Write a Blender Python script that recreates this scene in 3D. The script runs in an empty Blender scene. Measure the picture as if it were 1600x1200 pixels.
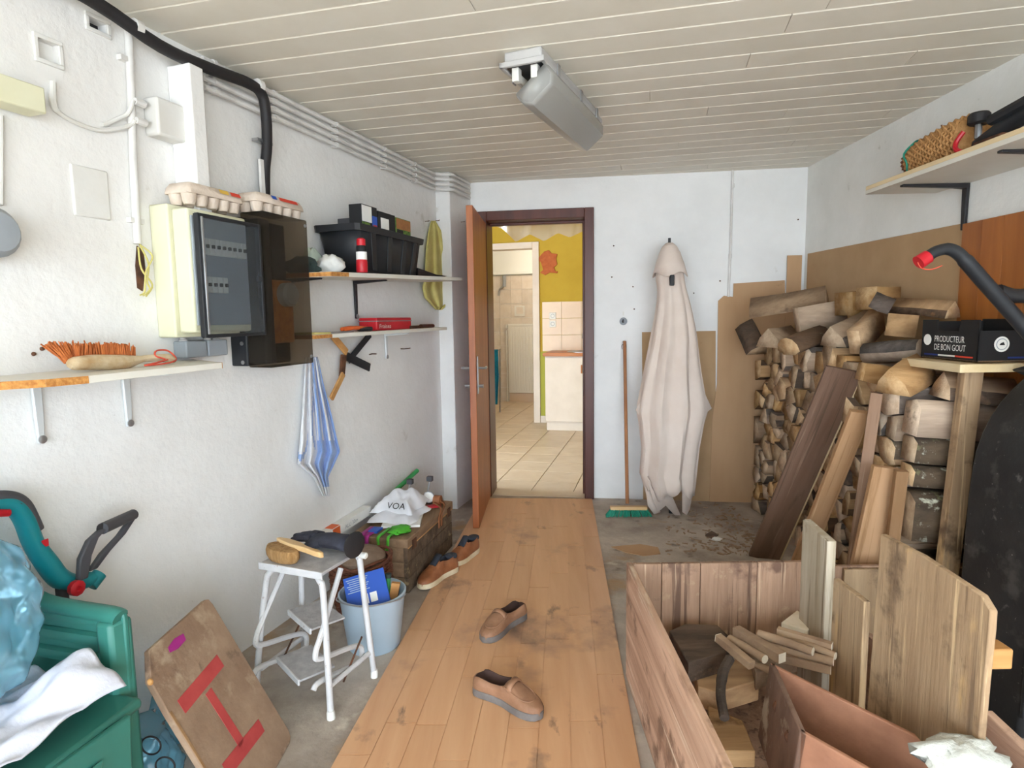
import bpy, bmesh, math, random
from mathutils import Vector as V, Matrix
random.seed(7)
R=math.radians
scene=bpy.context.scene
COL=scene.collection
# ---------------------------------------------------------------- camera
F_PX,PITCH,ROLL,CAM_H=950.0,R(6.2),R(.85),1.36
_c,_s=math.cos(PITCH),math.sin(PITCH)
FWD=V((0,_c,-_s)); _u=V((0,_s,_c)); _r=V((1,0,0))
RT=_r*math.cos(ROLL)-_u*math.sin(ROLL); UP=_r*math.sin(ROLL)+_u*math.cos(ROLL)
CAM=V((0,0,CAM_H))
cd=bpy.data.cameras.new('camera'); cam=bpy.data.objects.new('camera',cd); COL.objects.link(cam)
cd.sensor_width=36; cd.sensor_fit='HORIZONTAL'; cd.lens=36*F_PX/1600; cd.clip_start=.05
m=Matrix((RT,UP,-FWD)).transposed().to_4x4(); m.translation=CAM; cam.matrix_world=m
scene.camera=cam
# ---------------------------------------------------------------- daylight and exposure
w=bpy.data.worlds.new('sky'); scene.world=w; w.use_nodes=True
bg=w.node_tree.nodes['Background']; bg.inputs[0].default_value=(.76,.88,1.0,1); bg.inputs[1].default_value=3.8
sd=bpy.data.lights.new('sun','SUN'); sd.energy=4.6; sd.angle=R(2); sd.color=(1,.97,.91)
sun=bpy.data.objects.new('sun',sd); COL.objects.link(sun); sun.rotation_euler=(R(16),R(14),0)
vs=scene.view_settings; vs.view_transform='Standard'; vs.look='None'; vs.exposure=1.7; vs.gamma=1; vs.use_curve_mapping=False
try:
    scene.cycles.use_denoising=True; scene.cycles.max_bounces=10; scene.cycles.diffuse_bounces=6; scene.cycles.sample_clamp_indirect=6
except Exception: pass
# ---------------------------------------------------------------- pixels to points (direction from the pixel, distance from the surface touched)
def ray(px,py): return RT*((px-800)/F_PX)+UP*((600-py)/F_PX)+FWD
def FL(px,py,z=0.0):
    d=ray(px,py); return CAM+d*((z-CAM_H)/d.z)
def PLN(px,py,p0,n):
    d=ray(px,py); return CAM+d*((p0-CAM).dot(n)/d.dot(n))
_a=R(18.5); UL=V((math.sin(_a),math.cos(_a),0)); NL=V((math.cos(_a),-math.sin(_a),0)); L0=V((-1.128,2.406,0))
_a=R(8); UB=V((math.cos(_a),-math.sin(_a),0)); NB=V((-math.sin(_a),-math.cos(_a),0)); B0=V((.606,4.47,0))
_a=R(1.1); UR=V((-math.sin(_a),-math.cos(_a),0)); NR=V((-math.cos(_a),math.sin(_a),0)); R0=V((2.036,4.27,0))
Z=V((0,0,1)); X=V((1,0,0)); Yv=V((0,1,0))
def L(px,py,o=0): return PLN(px,py,L0+NL*o,NL)
def B(px,py,o=0): return PLN(px,py,B0+NB*o,NB)
def RWp(px,py,o=0): return PLN(px,py,R0+NR*o,NR)
def YP(px,py,y): return PLN(px,py,V((0,y,0)),Yv)
def XP(px,py,x): return PLN(px,py,V((x,0,0)),X)
def LW(u,o,z): return L0+UL*u+NL*o+Z*z
def BW(u,o,z): return B0+UB*u+NB*o+Z*z
def RW(u,o,z): return R0+UR*u+NR*o+Z*z
def LU(px,py,o=0): p=L(px,py,o)-L0; return p.dot(UL),p.z
def BU(px,py,o=0): p=B(px,py,o)-B0; return p.dot(UB),p.z
def RU(px,py,o=0): p=RWp(px,py,o)-R0; return p.dot(UR),p.z
# ---------------------------------------------------------------- colours and materials
def lin(h):
    if isinstance(h,str):
        h=h.lstrip('#'); h=[int(h[i:i+2],16)/255 for i in (0,2,4)]
        return tuple(c/12.92 if c<=.04045 else ((c+.055)/1.055)**2.4 for c in h)
    return h
MATS={}
def mk(name,c1,c2=None,scale=6,stretch=(1,1,1),rough=.7,bump=0,bscale=None,metal=0,spots=None,spot_scale=3,spot_at=.6,detail=5,rnd=0,lo=.35,hi=.65,spec=.4,emit=None,trans=0,rot=(0,0,0),rnd_hue=0,sheen=0,spot_stretch=None,shift=True):
    mt=bpy.data.materials.new(name); mt.use_nodes=True; nt=mt.node_tree; N=nt.nodes; K=nt.links
    b=N['Principled BSDF']; b.inputs['Roughness'].default_value=rough; b.inputs['Metallic'].default_value=metal
    b.inputs['Specular IOR Level'].default_value=spec
    col=None
    tc=N.new('ShaderNodeTexCoord')
    def mapping(st):
        mp=N.new('ShaderNodeMapping'); mp.inputs['Scale'].default_value=st; mp.inputs['Rotation'].default_value=rot; K.new(tc.outputs['Object'],mp.inputs['Vector'])
        if (rnd or rnd_hue) and shift:
            oi=N.new('ShaderNodeObjectInfo'); mu=N.new('ShaderNodeMath'); mu.operation='MULTIPLY'; mu.inputs[1].default_value=37
            K.new(oi.outputs['Random'],mu.inputs[0]); K.new(mu.outputs[0],mp.inputs['Location'])
        return mp
    def noise(sc,st,det=detail):
        n=N.new('ShaderNodeTexNoise'); n.inputs['Scale'].default_value=sc; n.inputs['Detail'].default_value=det; n.inputs['Roughness'].default_value=.6
        K.new(mapping(st).outputs[0],n.inputs['Vector']); return n
    def mix(f,a,bb):
        x=N.new('ShaderNodeMix'); x.data_type='RGBA'
        if hasattr(f,'links') or not isinstance(f,(int,float)): K.new(f,x.inputs['Factor'])
        else: x.inputs['Factor'].default_value=f
        for v,i in ((a,6),(bb,7)):
            if isinstance(v,tuple): x.inputs[i].default_value=(*v[:3],1)
            else: K.new(v,x.inputs[i])
        return x.outputs[2]
    def ramp(src,a,c):
        r=N.new('ShaderNodeMapRange'); r.inputs[1].default_value=a; r.inputs[2].default_value=c; K.new(src,r.inputs[0]); return r.outputs[0]
    c1=lin(c1); cur=c1
    if c2 is not None:
        n=noise(scale,stretch); cur=mix(ramp(n.outputs[0],lo,hi),c1,lin(c2))
    for sp in ([spots] if isinstance(spots,tuple) else (spots or [])):
        sc,ss,sa=(sp[0],sp[1],sp[2]) if len(sp)>=3 and not isinstance(sp[0],float) and isinstance(sp[1],(int,float)) else (sp,spot_scale,spot_at)
        st=sp[3] if len(sp)>3 else (spot_stretch or (1,1,1))
        n=noise(ss,st,6); cur=mix(ramp(n.outputs[0],sa,sa+.09),cur if not isinstance(cur,tuple) else cur,lin(sc))
    if rnd:
        oi=N.new('ShaderNodeObjectInfo'); hs=N.new('ShaderNodeHueSaturation')
        if isinstance(cur,tuple): hs.inputs['Color'].default_value=(*cur[:3],1)
        else: K.new(cur,hs.inputs['Color'])
        r=N.new('ShaderNodeMapRange'); r.inputs[3].default_value=1-rnd; r.inputs[4].default_value=1+rnd; K.new(oi.outputs['Random'],r.inputs[0]); K.new(r.outputs[0],hs.inputs['Value'])
        if rnd_hue:
            m2=N.new('ShaderNodeMath'); m2.operation='MULTIPLY'; m2.inputs[1].default_value=7.31; fr=N.new('ShaderNodeMath'); fr.operation='FRACT'
            K.new(oi.outputs['Random'],m2.inputs[0]); K.new(m2.outputs[0],fr.inputs[0])
            r2=N.new('ShaderNodeMapRange'); r2.inputs[3].default_value=1-rnd_hue; r2.inputs[4].default_value=1+rnd_hue*.4; K.new(fr.outputs[0],r2.inputs[0]); K.new(r2.outputs[0],hs.inputs['Saturation'])
        cur=hs.outputs[0]
    if isinstance(cur,tuple): b.inputs['Base Color'].default_value=(*cur[:3],1)
    else: K.new(cur,b.inputs['Base Color'])
    if bump:
        n=noise(bscale or scale*4,stretch,6); bp=N.new('ShaderNodeBump'); bp.inputs['Strength'].default_value=bump; bp.inputs['Distance'].default_value=.01
        K.new(n.outputs[0],bp.inputs['Height']); K.new(bp.outputs[0],b.inputs['Normal'])
    if emit: b.inputs['Emission Color'].default_value=(*lin(emit[0]),1); b.inputs['Emission Strength'].default_value=emit[1]
    if trans: b.inputs['Transmission Weight'].default_value=trans
    if sheen: b.inputs['Sheen Weight'].default_value=sheen
    MATS[name]=mt; return mt
def smoke(name,tint,gloss=.12,rough=.1,diff=None,dfac=.3):
    """thin see-through plastic: tinted transparency, a little gloss, optional milky body or painted-in haze"""
    mt=bpy.data.materials.new(name); mt.use_nodes=True; nt=mt.node_tree; N=nt.nodes; K=nt.links
    N.remove(N['Principled BSDF']); out=N['Material Output']
    t=N.new('ShaderNodeBsdfTransparent'); t.inputs[0].default_value=(*lin(tint),1)
    g=N.new('ShaderNodeBsdfGlossy'); g.inputs['Roughness'].default_value=rough
    sh=t.outputs[0]
    if diff:
        d=N.new('ShaderNodeBsdfDiffuse'); d.inputs[0].default_value=(*lin(diff),1)
        tl=N.new('ShaderNodeBsdfTranslucent'); tl.inputs[0].default_value=(*lin(diff),1)
        a=N.new('ShaderNodeMixShader'); a.inputs[0].default_value=.4; K.new(d.outputs[0],a.inputs[1]); K.new(tl.outputs[0],a.inputs[2])
        x=N.new('ShaderNodeMixShader'); x.inputs[0].default_value=dfac; K.new(sh,x.inputs[1]); K.new(a.outputs[0],x.inputs[2]); sh=x.outputs[0]
    lw=N.new('ShaderNodeLayerWeight'); lw.inputs[0].default_value=gloss
    x=N.new('ShaderNodeMixShader'); K.new(lw.outputs['Fresnel'],x.inputs[0]); K.new(sh,x.inputs[1]); K.new(g.outputs[0],x.inputs[2]); K.new(x.outputs[0],out.inputs[0])
    MATS[name]=mt; return mt
def wood(name,a,b,along=0,scale=7,**k):
    st=[1.0,1.0,1.0]; 
    for i in range(3): st[i]=.12 if i==along else 1.6
    stk=k.pop('streak',None)
    if stk:
        sp=list(k.get('spots') or []); fine=tuple(.05 if i==along else 1.6 for i in range(3)); broad=tuple(.25 if i==along else 1.3 for i in range(3))
        k['spots']=sp+[(stk[0],26,.56,fine),(stk[1],34,.61,fine),(stk[0],6,.6,broad)]
    k.setdefault('rough',.75); k.setdefault('bump',.25); k.setdefault('rnd',.12)
    return mk(name,a,b,scale=scale,stretch=tuple(st),**k)
# ---------------------------------------------------------------- mesh builder
ORG={}
class M:
    def __init__(s): s.v=[]; s.f=[]; s.mi=[]; s.cur=0
    def mat(s,i): s.cur=i; return s
    def add(s,vs,fs):
        o=len(s.v); s.v+=[V(p) for p in vs]
        for f in fs: s.f.append([i+o for i in f]); s.mi.append(s.cur)
        return s
    def box(s,c,d,ax=(X,Yv,Z)):
        c=V(c); a,b,e=[ax[i].normalized()*(d[i]/2) for i in range(3)]
        pts=[c+a*i+b*j+e*k for k in(-1,1) for j in(-1,1) for i in(-1,1)]
        fs=[(0,2,3,1),(4,5,7,6),(0,1,5,4),(2,6,7,3),(0,4,6,2),(1,3,7,5)]
        if ax[0].cross(ax[1]).dot(ax[2])<0: fs=[f[::-1] for f in fs]
        return s.add(pts,fs)
    def bmm(s,lo,hi): lo=V(lo); hi=V(hi); return s.box((lo+hi)/2,hi-lo)
    def prism(s,pts,vec):
        pts=[V(p) for p in pts]; vec=V(vec); n=len(pts)
        nn=V((0,0,0))
        for i in range(n): nn+=(pts[i]-pts[0]).cross(pts[(i+1)%n]-pts[0])
        if nn.dot(vec)>0: pts=pts[::-1]
        vs=pts+[p+vec for p in pts]
        fs=[tuple(range(n)),tuple(range(2*n-1,n-1,-1))]+[((i+1)%n,i,n+i,n+(i+1)%n) for i in range(n)]
        return s.add(vs,fs)
    def tube(s,pts,r,n=8,closed=False,caps=True,flat=None):
        pts=[V(p) for p in pts]; k=len(pts)
        rr=r if isinstance(r,(list,tuple)) else [r]*k
        T=[]
        for i in range(k):
            a=pts[(i-1)%k] if closed or i>0 else pts[0]; b=pts[(i+1)%k] if closed or i<k-1 else pts[-1]
            T.append((b-a).normalized())
        up=Z if abs(T[0].z)<.9 else X
        nrm=T[0].cross(up).normalized(); vs=[]
        for i in range(k):
            nrm=(nrm-T[i]*nrm.dot(T[i])).normalized(); bn=T[i].cross(nrm)
            for j in range(n):
                a=2*math.pi*j/n; vs.append(pts[i]+(nrm*math.cos(a)+bn*math.sin(a)*(flat or 1))*rr[i])
        fs=[]
        for i in range(k if closed else k-1):
            for j in range(n):
                a=i*n+j; b=i*n+(j+1)%n; c=((i+1)%k)*n+(j+1)%n; d=((i+1)%k)*n+j; fs.append((a,d,c,b))
        if caps and not closed: fs+= [tuple(range(n)),tuple(range(k*n-1,(k-1)*n-1,-1))]
        return s.add(vs,fs)
    def lathe(s,o,axis,prof,n=16,caps=True):
        o=V(o); axis=V(axis).normalized(); a=axis.orthogonal().normalized(); b=axis.cross(a)
        return s.loft([[o+axis*h+(a*math.cos(2*math.pi*j/n)+b*math.sin(2*math.pi*j/n))*r for j in range(n)] for r,h in prof],caps)
    def loft(s,rings,caps=True,closed=True):
        n=len(rings[0]); vs=[p for r in rings for p in r]; fs=[]
        for i in range(len(rings)-1):
            for j in range(n if closed else n-1):
                a=i*n+j;b=i*n+(j+1)%n; fs.append((a,b,b+n,a+n))
        if caps and closed: fs+=[tuple(range(n-1,-1,-1)),tuple(range((len(rings)-1)*n,len(rings)*n))]
        return s.add(vs,fs)
    def grid(s,nu,nv,fn):
        vs=[fn(i/nu,j/nv) for j in range(nv+1) for i in range(nu+1)]
        fs=[(j*(nu+1)+i,j*(nu+1)+i+1,(j+1)*(nu+1)+i+1,(j+1)*(nu+1)+i) for j in range(nv) for i in range(nu)]
        return s.add(vs,fs)
    def ball(s,c,r,n=10,sq=(1,1,1)):
        c=V(c); rings=[]
        for i in range(1,n//2+1):
            t=math.pi*i/(n//2+1); rings.append([c+V((r*sq[0]*math.sin(t)*math.cos(2*math.pi*j/n),r*sq[1]*math.sin(t)*math.sin(2*math.pi*j/n),-r*sq[2]*math.cos(t))) for j in range(n)])
        return s.loft(rings)
    def build(s,name,mats,parent=None,loc=None,smooth=True,bev=0,thick=0,angle=38,sub=0,offset=0):
        me=bpy.data.meshes.new(name)
        if loc is None:
            if parent is not None: loc=ORG[parent]
            else:
                lo=[min(p[i] for p in s.v) for i in range(3)]; hi=[max(p[i] for p in s.v) for i in range(3)]
                loc=V(((lo[0]+hi[0])/2,(lo[1]+hi[1])/2,lo[2]))
        me.from_pydata([tuple(p-loc) for p in s.v],[],s.f); me.update()
        for mm in (mats if isinstance(mats,(list,tuple)) else [mats]): me.materials.append(MATS[mm] if isinstance(mm,str) else mm)
        if len(me.materials)>1:
            for p,i in zip(me.polygons,s.mi): p.material_index=i
        bm=bmesh.new(); bm.from_mesh(me); bmesh.ops.recalc_face_normals(bm,faces=bm.faces); bm.to_mesh(me); bm.free()
        if smooth:
            for p in me.polygons: p.use_smooth=True
            me.set_sharp_from_angle(angle=R(angle))
        o=bpy.data.objects.new(name,me); COL.objects.link(o)
        if parent is not None: o.parent=parent
        else: o.location=loc
        ORG[o]=V(loc)
        if thick: md=o.modifiers.new('thickness','SOLIDIFY'); md.thickness=thick; md.offset=offset
        if sub: md=o.modifiers.new('subdivision','SUBSURF'); md.levels=md.render_levels=sub
        if bev:
            md=o.modifiers.new('bevel','BEVEL'); md.width=bev; md.segments=2; md.limit_method='ANGLE'; md.angle_limit=R(40); md.harden_normals=False
        return o
def tag(o,label,cat,group=None):
    o['label']=label; o['category']=cat
    if group: o['group']=group
    return o
def thing(name,label,cat,loc,group=None):
    o=bpy.data.objects.new(name,None); COL.objects.link(o); o.location=V(loc); o.empty_display_size=.05; ORG[o]=V(loc)
    return tag(o,label,cat,group)
def struct(o): o['kind']='structure'; return o
def copy_tree(o,delta,parent=None,rot=None):
    c=o.copy(); COL.objects.link(c); ORG[c]=ORG[o]+V(delta)
    if parent: c.parent=parent
    else: c.location=o.location+V(delta)
    for ch in [x for x in ORG if x.parent is o]: copy_tree(ch,(0,0,0),c)
    return c
def spl(pts,k=6,closed=False):
    pts=[V(p) for p in pts]; n=len(pts); out=[]
    for i in range(n if closed else n-1):
        g=lambda j: pts[j%n] if closed else pts[max(0,min(n-1,j))]
        p0,p1,p2,p3=g(i-1),g(i),g(i+1),g(i+2)
        for q in range(k):
            t=q/k; out.append(.5*((2*p1)+(p2-p0)*t+(2*p0-5*p1+4*p2-p3)*t*t+(3*p1-p0-3*p2+p3)*t**3))
    if not closed: out.append(pts[-1])
    return out
def rbox(c,d,ax,name,mat,parent=None,bev=.004,**k): return M().box(c,d,ax).build(name,mat,parent,bev=bev,**k)
def text(name,body,size,o,xa,ya,mat,parent,align='LEFT',depth=.0008,sx=1.0):
    cu=bpy.data.curves.new(name,'FONT'); cu.body=body; cu.size=size; cu.align_x=align; cu.extrude=0; cu.resolution_u=3; cu.space_line=.95
    tmp=bpy.data.objects.new('tmp_text',cu); COL.objects.link(tmp); dg=bpy.context.evaluated_depsgraph_get(); me0=tmp.evaluated_get(dg).to_mesh()
    xa=V(xa).normalized(); ya=V(ya).normalized(); n=xa.cross(ya)
    mm=M(); vs=[V(o)+xa*(q.co.x*sx)+ya*q.co.y+n*depth for q in me0.vertices]; mm.add(vs,[tuple(p.vertices) for p in me0.polygons])
    tmp.to_mesh_clear(); bpy.data.objects.remove(tmp); bpy.data.curves.remove(cu)
    return mm.build(name,mat,parent,smooth=False)
def lerp(a,b,t): return a+(b-a)*t
def pw(tab,x):
    """piecewise linear lookup in [(x,y),...]"""
    if x<=tab[0][0]: return tab[0][1]
    for (a,b),(c,d) in zip(tab,tab[1:]):
        if x<=c: return b+(d-b)*(x-a)/(c-a)
    return tab[-1][1]
def cloth(rows,place,amp,folds,name,mats,parent=None,nu=26,nv=30,thick=.004,off=.02,phase=0,ripple=.3,matfn=None):
    """hanging cloth: rows=[(py,pxleft,pxright)...], place(px,py,off) puts a pixel on the plane it hangs in"""
    l=[(r[0],r[1]) for r in rows]; rr=[(r[0],r[2]) for r in rows]; y0,y1=rows[0][0],rows[-1][0]
    mm=M()
    def fn(i,j):
        py=lerp(y0,y1,j); px=lerp(pw(l,py),pw(rr,py),i)
        o=off+amp*(.25+.75*min(1,j*1.6))*(1+math.sin(folds*2*math.pi*i+phase+ripple*math.sin(j*5)))/1+.15*amp*math.sin(23*i+7*j)
        return place(px,py,o)
    mm.grid(nu,nv,fn)
    if matfn:
        k=0
        for j in range(nv):
            for i in range(nu): mm.mi[k]=matfn((i+.5)/nu,(j+.5)/nv); k+=1
    return mm.build(name,mats,parent,thick=thick)
# ---------------------------------------------------------------- materials
mk('wall_paint','#e6e5e3','#dddbd8',scale=2.2,rough=.9,bump=.35,bscale=26,spots=[('#c2bdb4',4.5,.66),('#8f897f',38,.735)],spec=.2)
mk('wall_paint_back','#e8e8e7','#e0e0df',scale=3,rough=.9,bump=.2,bscale=30,spots=[('#bdbab4',5,.69),('#55504a',30,.765)],spec=.2)
mk('wall_paint_right','#e8e8e5','#dededa',scale=3,rough=.9,bump=.22,bscale=26,spots=[('#a9aa9c',6,.68),('#62625a',26,.74)],spec=.2)
mk('plaster_smooth','#dcdbd8','#d0cdc7',scale=4,rough=.85,bump=.12,spec=.2)
mk('ceiling_board','#e4dfd3','#ded8ca',scale=4,rough=.55,bump=.03,rnd=.035,spec=.35)
mk('ceiling_back','#cbbfa2',rough=.9)
mk('concrete','#bfb4a8','#978b80',scale=3.5,rough=.85,bump=.45,bscale=30,spots=[('#c0b6a8',6,.6),('#756b62',4.5,.62),('#a98c6c',1.7,.6)],detail=9,spec=.3)
wood('laminate','#d6a981','#c6956d',along=1,scale=9,rough=.42,bump=.02,rnd=.045,shift=False,spots=[('#ad866a',1.6,.54),('#7a6252',2.6,.58,(1,.7,1)),('#5c4a3f',6.0,.64,(1.2,.5,1))],lo=.25,hi=.75)
wood('door_wood','#b0693c','#9a5630',along=2,scale=9,rough=.45,bump=.08)
wood('frame_wood','#5e2f22','#4a241b',along=2,scale=8,rough=.4,bump=.08)
mk('white_plastic','#e0dfda','#d6d4cd',scale=5,rough=.5)
mk('conduit_white','#dddbd8','#c9c6c2',scale=8,rough=.55,bump=.05)
mk('conduit_grey','#c4c0bf','#a9a5a6',scale=12,rough=.5)
mk('black_rubber','#201e20',rough=.6); mk('black_metal','#1b1a1e','#2b292c',scale=9,rough=.45)
mk('black_plastic','#25272b','#1c1d21',scale=6,rough=.5)
mk('cream_metal','#d9d7bb','#d2cfb0',scale=3,rough=.5)
smoke('smoked','#e6e8ea',gloss=.08,rough=.08,diff='#8a9094',dfac=.17); smoke('smoked_brown','#c9c0b4',gloss=.1,rough=.08,diff='#5c554c',dfac=.25)  # smoked: its grey diffuse share paints in reflected light as haze
mk('grey_plastic','#9aa0a6','#8f959b',scale=4,rough=.5)
mk('white_melamine','#dcd9d0','#d3cfc4',scale=3,rough=.5)
mk('chipboard','#c9924f','#9c622c',scale=70,rough=.85,bump=.3,bscale=120)
wood('pine_strip','#decaa4','#d1b88c',along=1,rough=.6)
mk('steel','#b5b6b8','#9b9c9f',scale=10,rough=.35,metal=.8); mk('bracket_white','#cfd2d3',rough=.4,metal=.2)
mk('rust','#6b4630','#3f2a20',scale=20,rough=.9)
wood('raw_wood','#c9995f','#a8743f',along=0,rough=.7)
mk('bristle_orange','#c9743c','#a3562a',scale=60,stretch=(1,1,.2),rough=.9,bump=.8,bscale=90)
mk('old_brush_wood','#b08e62','#d2c1a2',scale=14,rough=.8,bump=.3)
mk('red_cord','#d2503c',rough=.7); mk('red_plastic','#c31d2b','#b01723',scale=5,rough=.4); mk('orange_plastic','#d9622a',rough=.5)
mk('cardboard','#bd9a76','#ad8965',scale=2.5,rough=.85,bump=.12,spots=[('#8d6a49',8,.68)],stretch=(1,1,.25))
mk('fibreboard','#b99a76','#ab8b66',scale=2,rough=.85,bump=.1,spots=[('#6b4a30',16,.72)])
wood('veneer','#a2622c','#8a4f20',along=2,scale=7,rough=.4,bump=.04,rnd=.18)
mk('egg_pulp','#d8c9ba','#c9b8a8',scale=14,rough=.95,bump=.4,bscale=60)
mk('white_print','#e6e5e0',rough=.6); mk('blue_print','#2f58b4',rough=.6); mk('red_print','#d0432f',rough=.6); mk('yellow_print','#d7b04a',rough=.6); mk('green_print','#6d8b3c','#3f5a28',scale=60,rough=.6); mk('brown_print','#8a5a35','#a5703f',scale=30,rough=.6); mk('black_print','#1a1a1c',rough=.6); mk('navy_print','#1c2f70',rough=.6)
mk('cloth_white','#dedbd4','#c9c9c6',scale=10,rough=.95,bump=.2,bscale=80,sheen=.2); mk('cloth_mint','#c5d2c4','#b4c3b8',scale=14,rough=.95)
mk('cloth_dark','#3c4a46','#2c3634',scale=12,rough=.95)
mk('cloth_yellow','#d3c981','#c3b86b',scale=12,rough=.95,bump=.2,bscale=90)
mk('towel_white','#dfe0e4','#d2d3da',scale=30,rough=1,bump=.4,bscale=220,sheen=.3); mk('towel_blue','#7d9bd2','#93acd9',scale=26,rough=1,bump=.4,bscale=220,sheen=.3)
wood('old_chest','#8f745a','#6b543f',along=1,scale=9,rough=.85,bump=.5,spots=[('#3f3127',9,.62)])
mk('chest_weathered','#6f5b48','#4d3e31',scale=22,stretch=(1,1,.8),rough=.9,bump=.9,bscale=40,spots=[('#94805f',16,.6)])
mk('wicker','#7a4a35','#5a3325',scale=40,rough=.85,bump=.5); mk('wicker_tan','#bd8f5c','#a07444',scale=40,rough=.85,bump=.4)
mk('felt_brown','#857060','#74604f',scale=20,rough=.95)
mk('bucket_blue','#aebfcb','#a3b5c3',scale=3,rough=.45)
mk('stool_paint','#cbcaca','#b9b8b9',scale=8,rough=.5,spots=[('#8a6a58',60,.64),('#6f5445',120,.66)])
mk('stool_tread','#b4b2b2','#9f9c9d',scale=30,rough=.8,bump=.2)
mk('brush_tan','#b0895a','#8c673c',scale=70,stretch=(1,1,.25),rough=.95,bump=1,bscale=120); mk('handle_pale','#dcbb8b','#cfa974',scale=6,rough=.5)
mk('glove','#3a3c48','#2c2d38',scale=18,rough=.9,bump=.3,bscale=70)
mk('leather_tan','#97603e','#814c2e',scale=16,rough=.5,bump=.2,bscale=60); mk('loafer_tan','#9c7358','#866046',scale=14,rough=.6,bump=.25,bscale=40)
mk('sole_cream','#e0d2b4','#c9b48f',scale=10,rough=.7); mk('sole_grey','#7d7672','#655e5a',scale=10,rough=.8); mk('lining_dark','#2d3038','#3b3f4a',scale=14,rough=.95); mk('lining_brown','#4b3630','#3b2a26',scale=14,rough=.95)
mk('bag_white','#e2e2e6','#d3d4da',scale=5,rough=.45); mk('magenta','#a0267f',rough=.6); mk('green_strap','#4fae2e',rough=.6); mk('green_plastic','#3f9b5a',rough=.5)
smoke('blue_film','#d8f0f8',gloss=.35,rough=.2,diff='#8ed2ea',dfac=.5)
mk('chair_green','#37786c','#2f6b60',scale=3,rough=.4,spots=[('#5c9c8f',9,.66)])
mk('teal','#12838c','#0e7680',scale=4,rough=.45); mk('dark_grey','#4b4a4e','#403f44',scale=4,rough=.6)
mk('sheet_white','#d2d3de','#c3c5d3',scale=6,rough=.9,bump=.5,bscale=22)
mk('sign_board','#a08770','#856b57',scale=6,rough=.85,bump=.3,spots=[('#4f3d31',5,.6),('#ad9880',7,.58)],detail=8); mk('sign_red','#a83a3c','#b94a47',scale=9,rough=.75); wood('sign_edge','#a5825d','#8a6846',along=1)
mk('parasol_cloth','#dccdc2','#d5c4b8',scale=5,rough=.9,sheen=.15,bump=.05)
mk('broom_green','#2f9a80','#1f7a64',scale=60,stretch=(1,1,.15),rough=.8); wood('broom_wood','#a8744e','#875737',along=2)
mk('log_end','#d2b48e','#ac875f',scale=16,rough=.85,bump=.5,bscale=40,rnd=.3,rnd_hue=.35,spots=[('#7a5738',9,.66)])
mk('bark','#6f5641','#4b3a2d',scale=14,stretch=(.25,1,1),rough=.95,bump=1,bscale=30,rnd=.35,rnd_hue=.6,spots=[('#a9a58c',12,.66),('#96693f',6,.6)])
mk('split_side','#bd9a72','#93714f',scale=9,stretch=(.15,1.5,1.5),rough=.85,bump=.5,bscale=30,rnd=.25,rnd_hue=.4,spots=[('#6a4c34',5,.66)])
mk('bark_moss','#6b5a48','#453a30',scale=12,stretch=(.4,1,1),rough=.95,bump=1,bscale=26,spots=[('#cfcfbc',14,.58),('#8c8a63',9,.58),('#2f2822',5,.6)])
wood('plank_dark',streak=('#5a4536','#8d7361'),a='#7d6252',b='#694f3f',along=1,scale=6,rough=.55,rnd=.05); wood('plank_pine',streak=('#96714d','#cba883'),a='#b58f6b',b='#9e7753',along=1,scale=6,spots=[('#8a5a38',4,.68)]); wood('plank_grey',streak=('#7a5d48','#b59a84'),a='#a08069',b='#8c6c55',along=1)
mk('tank_black','#1d1d1f','#2b2b2c',scale=5,rough=.55,bump=.15,bscale=20,spots=[('#454341',6,.56),('#6d6a66',14,.64),('#a19e98',70,.68)])
wood('crate_wood',streak=('#6f5647','#cdb093'),a='#b5937a',b='#94755f',along=2,scale=7,rough=.9,bump=.5,spots=[('#74594a',5,.56),('#b59a7c',11,.62)])
wood('crate_side',streak=('#96735e','#d8c2ac'),a='#caa58c',b='#947059',along=1,scale=6,rough=.9,bump=.5,spots=[('#7d5f4c',6,.56),('#c9b39c',9,.6,(1,.2,1))])
wood('ply_old',streak=('#7a634d','#d3b68e'),a='#b89c7b',b='#977a5d',along=2,scale=6,rough=.9,bump=.4,spots=[('#6d5844',4,.55),('#c9a676',9,.62,(1,1,.25))])
wood('board_pale',streak=('#84715a','#dbd2c2'),a='#c9bda9',b='#a9987f',along=2,scale=8,rough=.85,spots=[('#8d7a62',8,.66)])
wood('box_red',a='#a5765c',b='#8f634c',along=0,scale=6,rough=.7,bump=.25); mk('box_weathered','#85695a','#644c3e',scale=8,stretch=(1,1,.4),rough=.9,bump=.4,spots=[('#aa9c8a',9,.56)])
mk('stick_wood','#a78d72','#8a705a',scale=12,stretch=(.3,1,1),rough=.85,bump=.3,rnd=.2); mk('stick_end','#ece2d0','#ddd0b8',scale=14,rough=.85)
mk('foam_white','#c6c6be','#b4b4ac',scale=12,rough=.95,bump=.6)
mk('dirt','#8d7763','#a78f77',scale=30,rough=1,bump=.8)
mk('kitchen_yellow','#b89c34','#b0932c',scale=3,rough=.8); mk('kitchen_green','#a3a240',rough=.8); mk('kitchen_ceiling','#d9d2c4',rough=.9)
mk('kitchen_tile','#c9b9a4','#beab94',scale=5,rough=.35,rnd=.05); mk('grout','#9c8a74',rough=.95); mk('splash_tile','#e0c9b0','#d9c0a6',scale=4,rough=.3)
mk('cabinet_white','#d9cdbf','#cfc2b3',scale=3,rough=.5); wood('worktop','#c07a45','#a9652f',along=0,rough=.4); mk('terracotta','#b8663a','#a5562e',scale=20,rough=.85,bump=.3)
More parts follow.
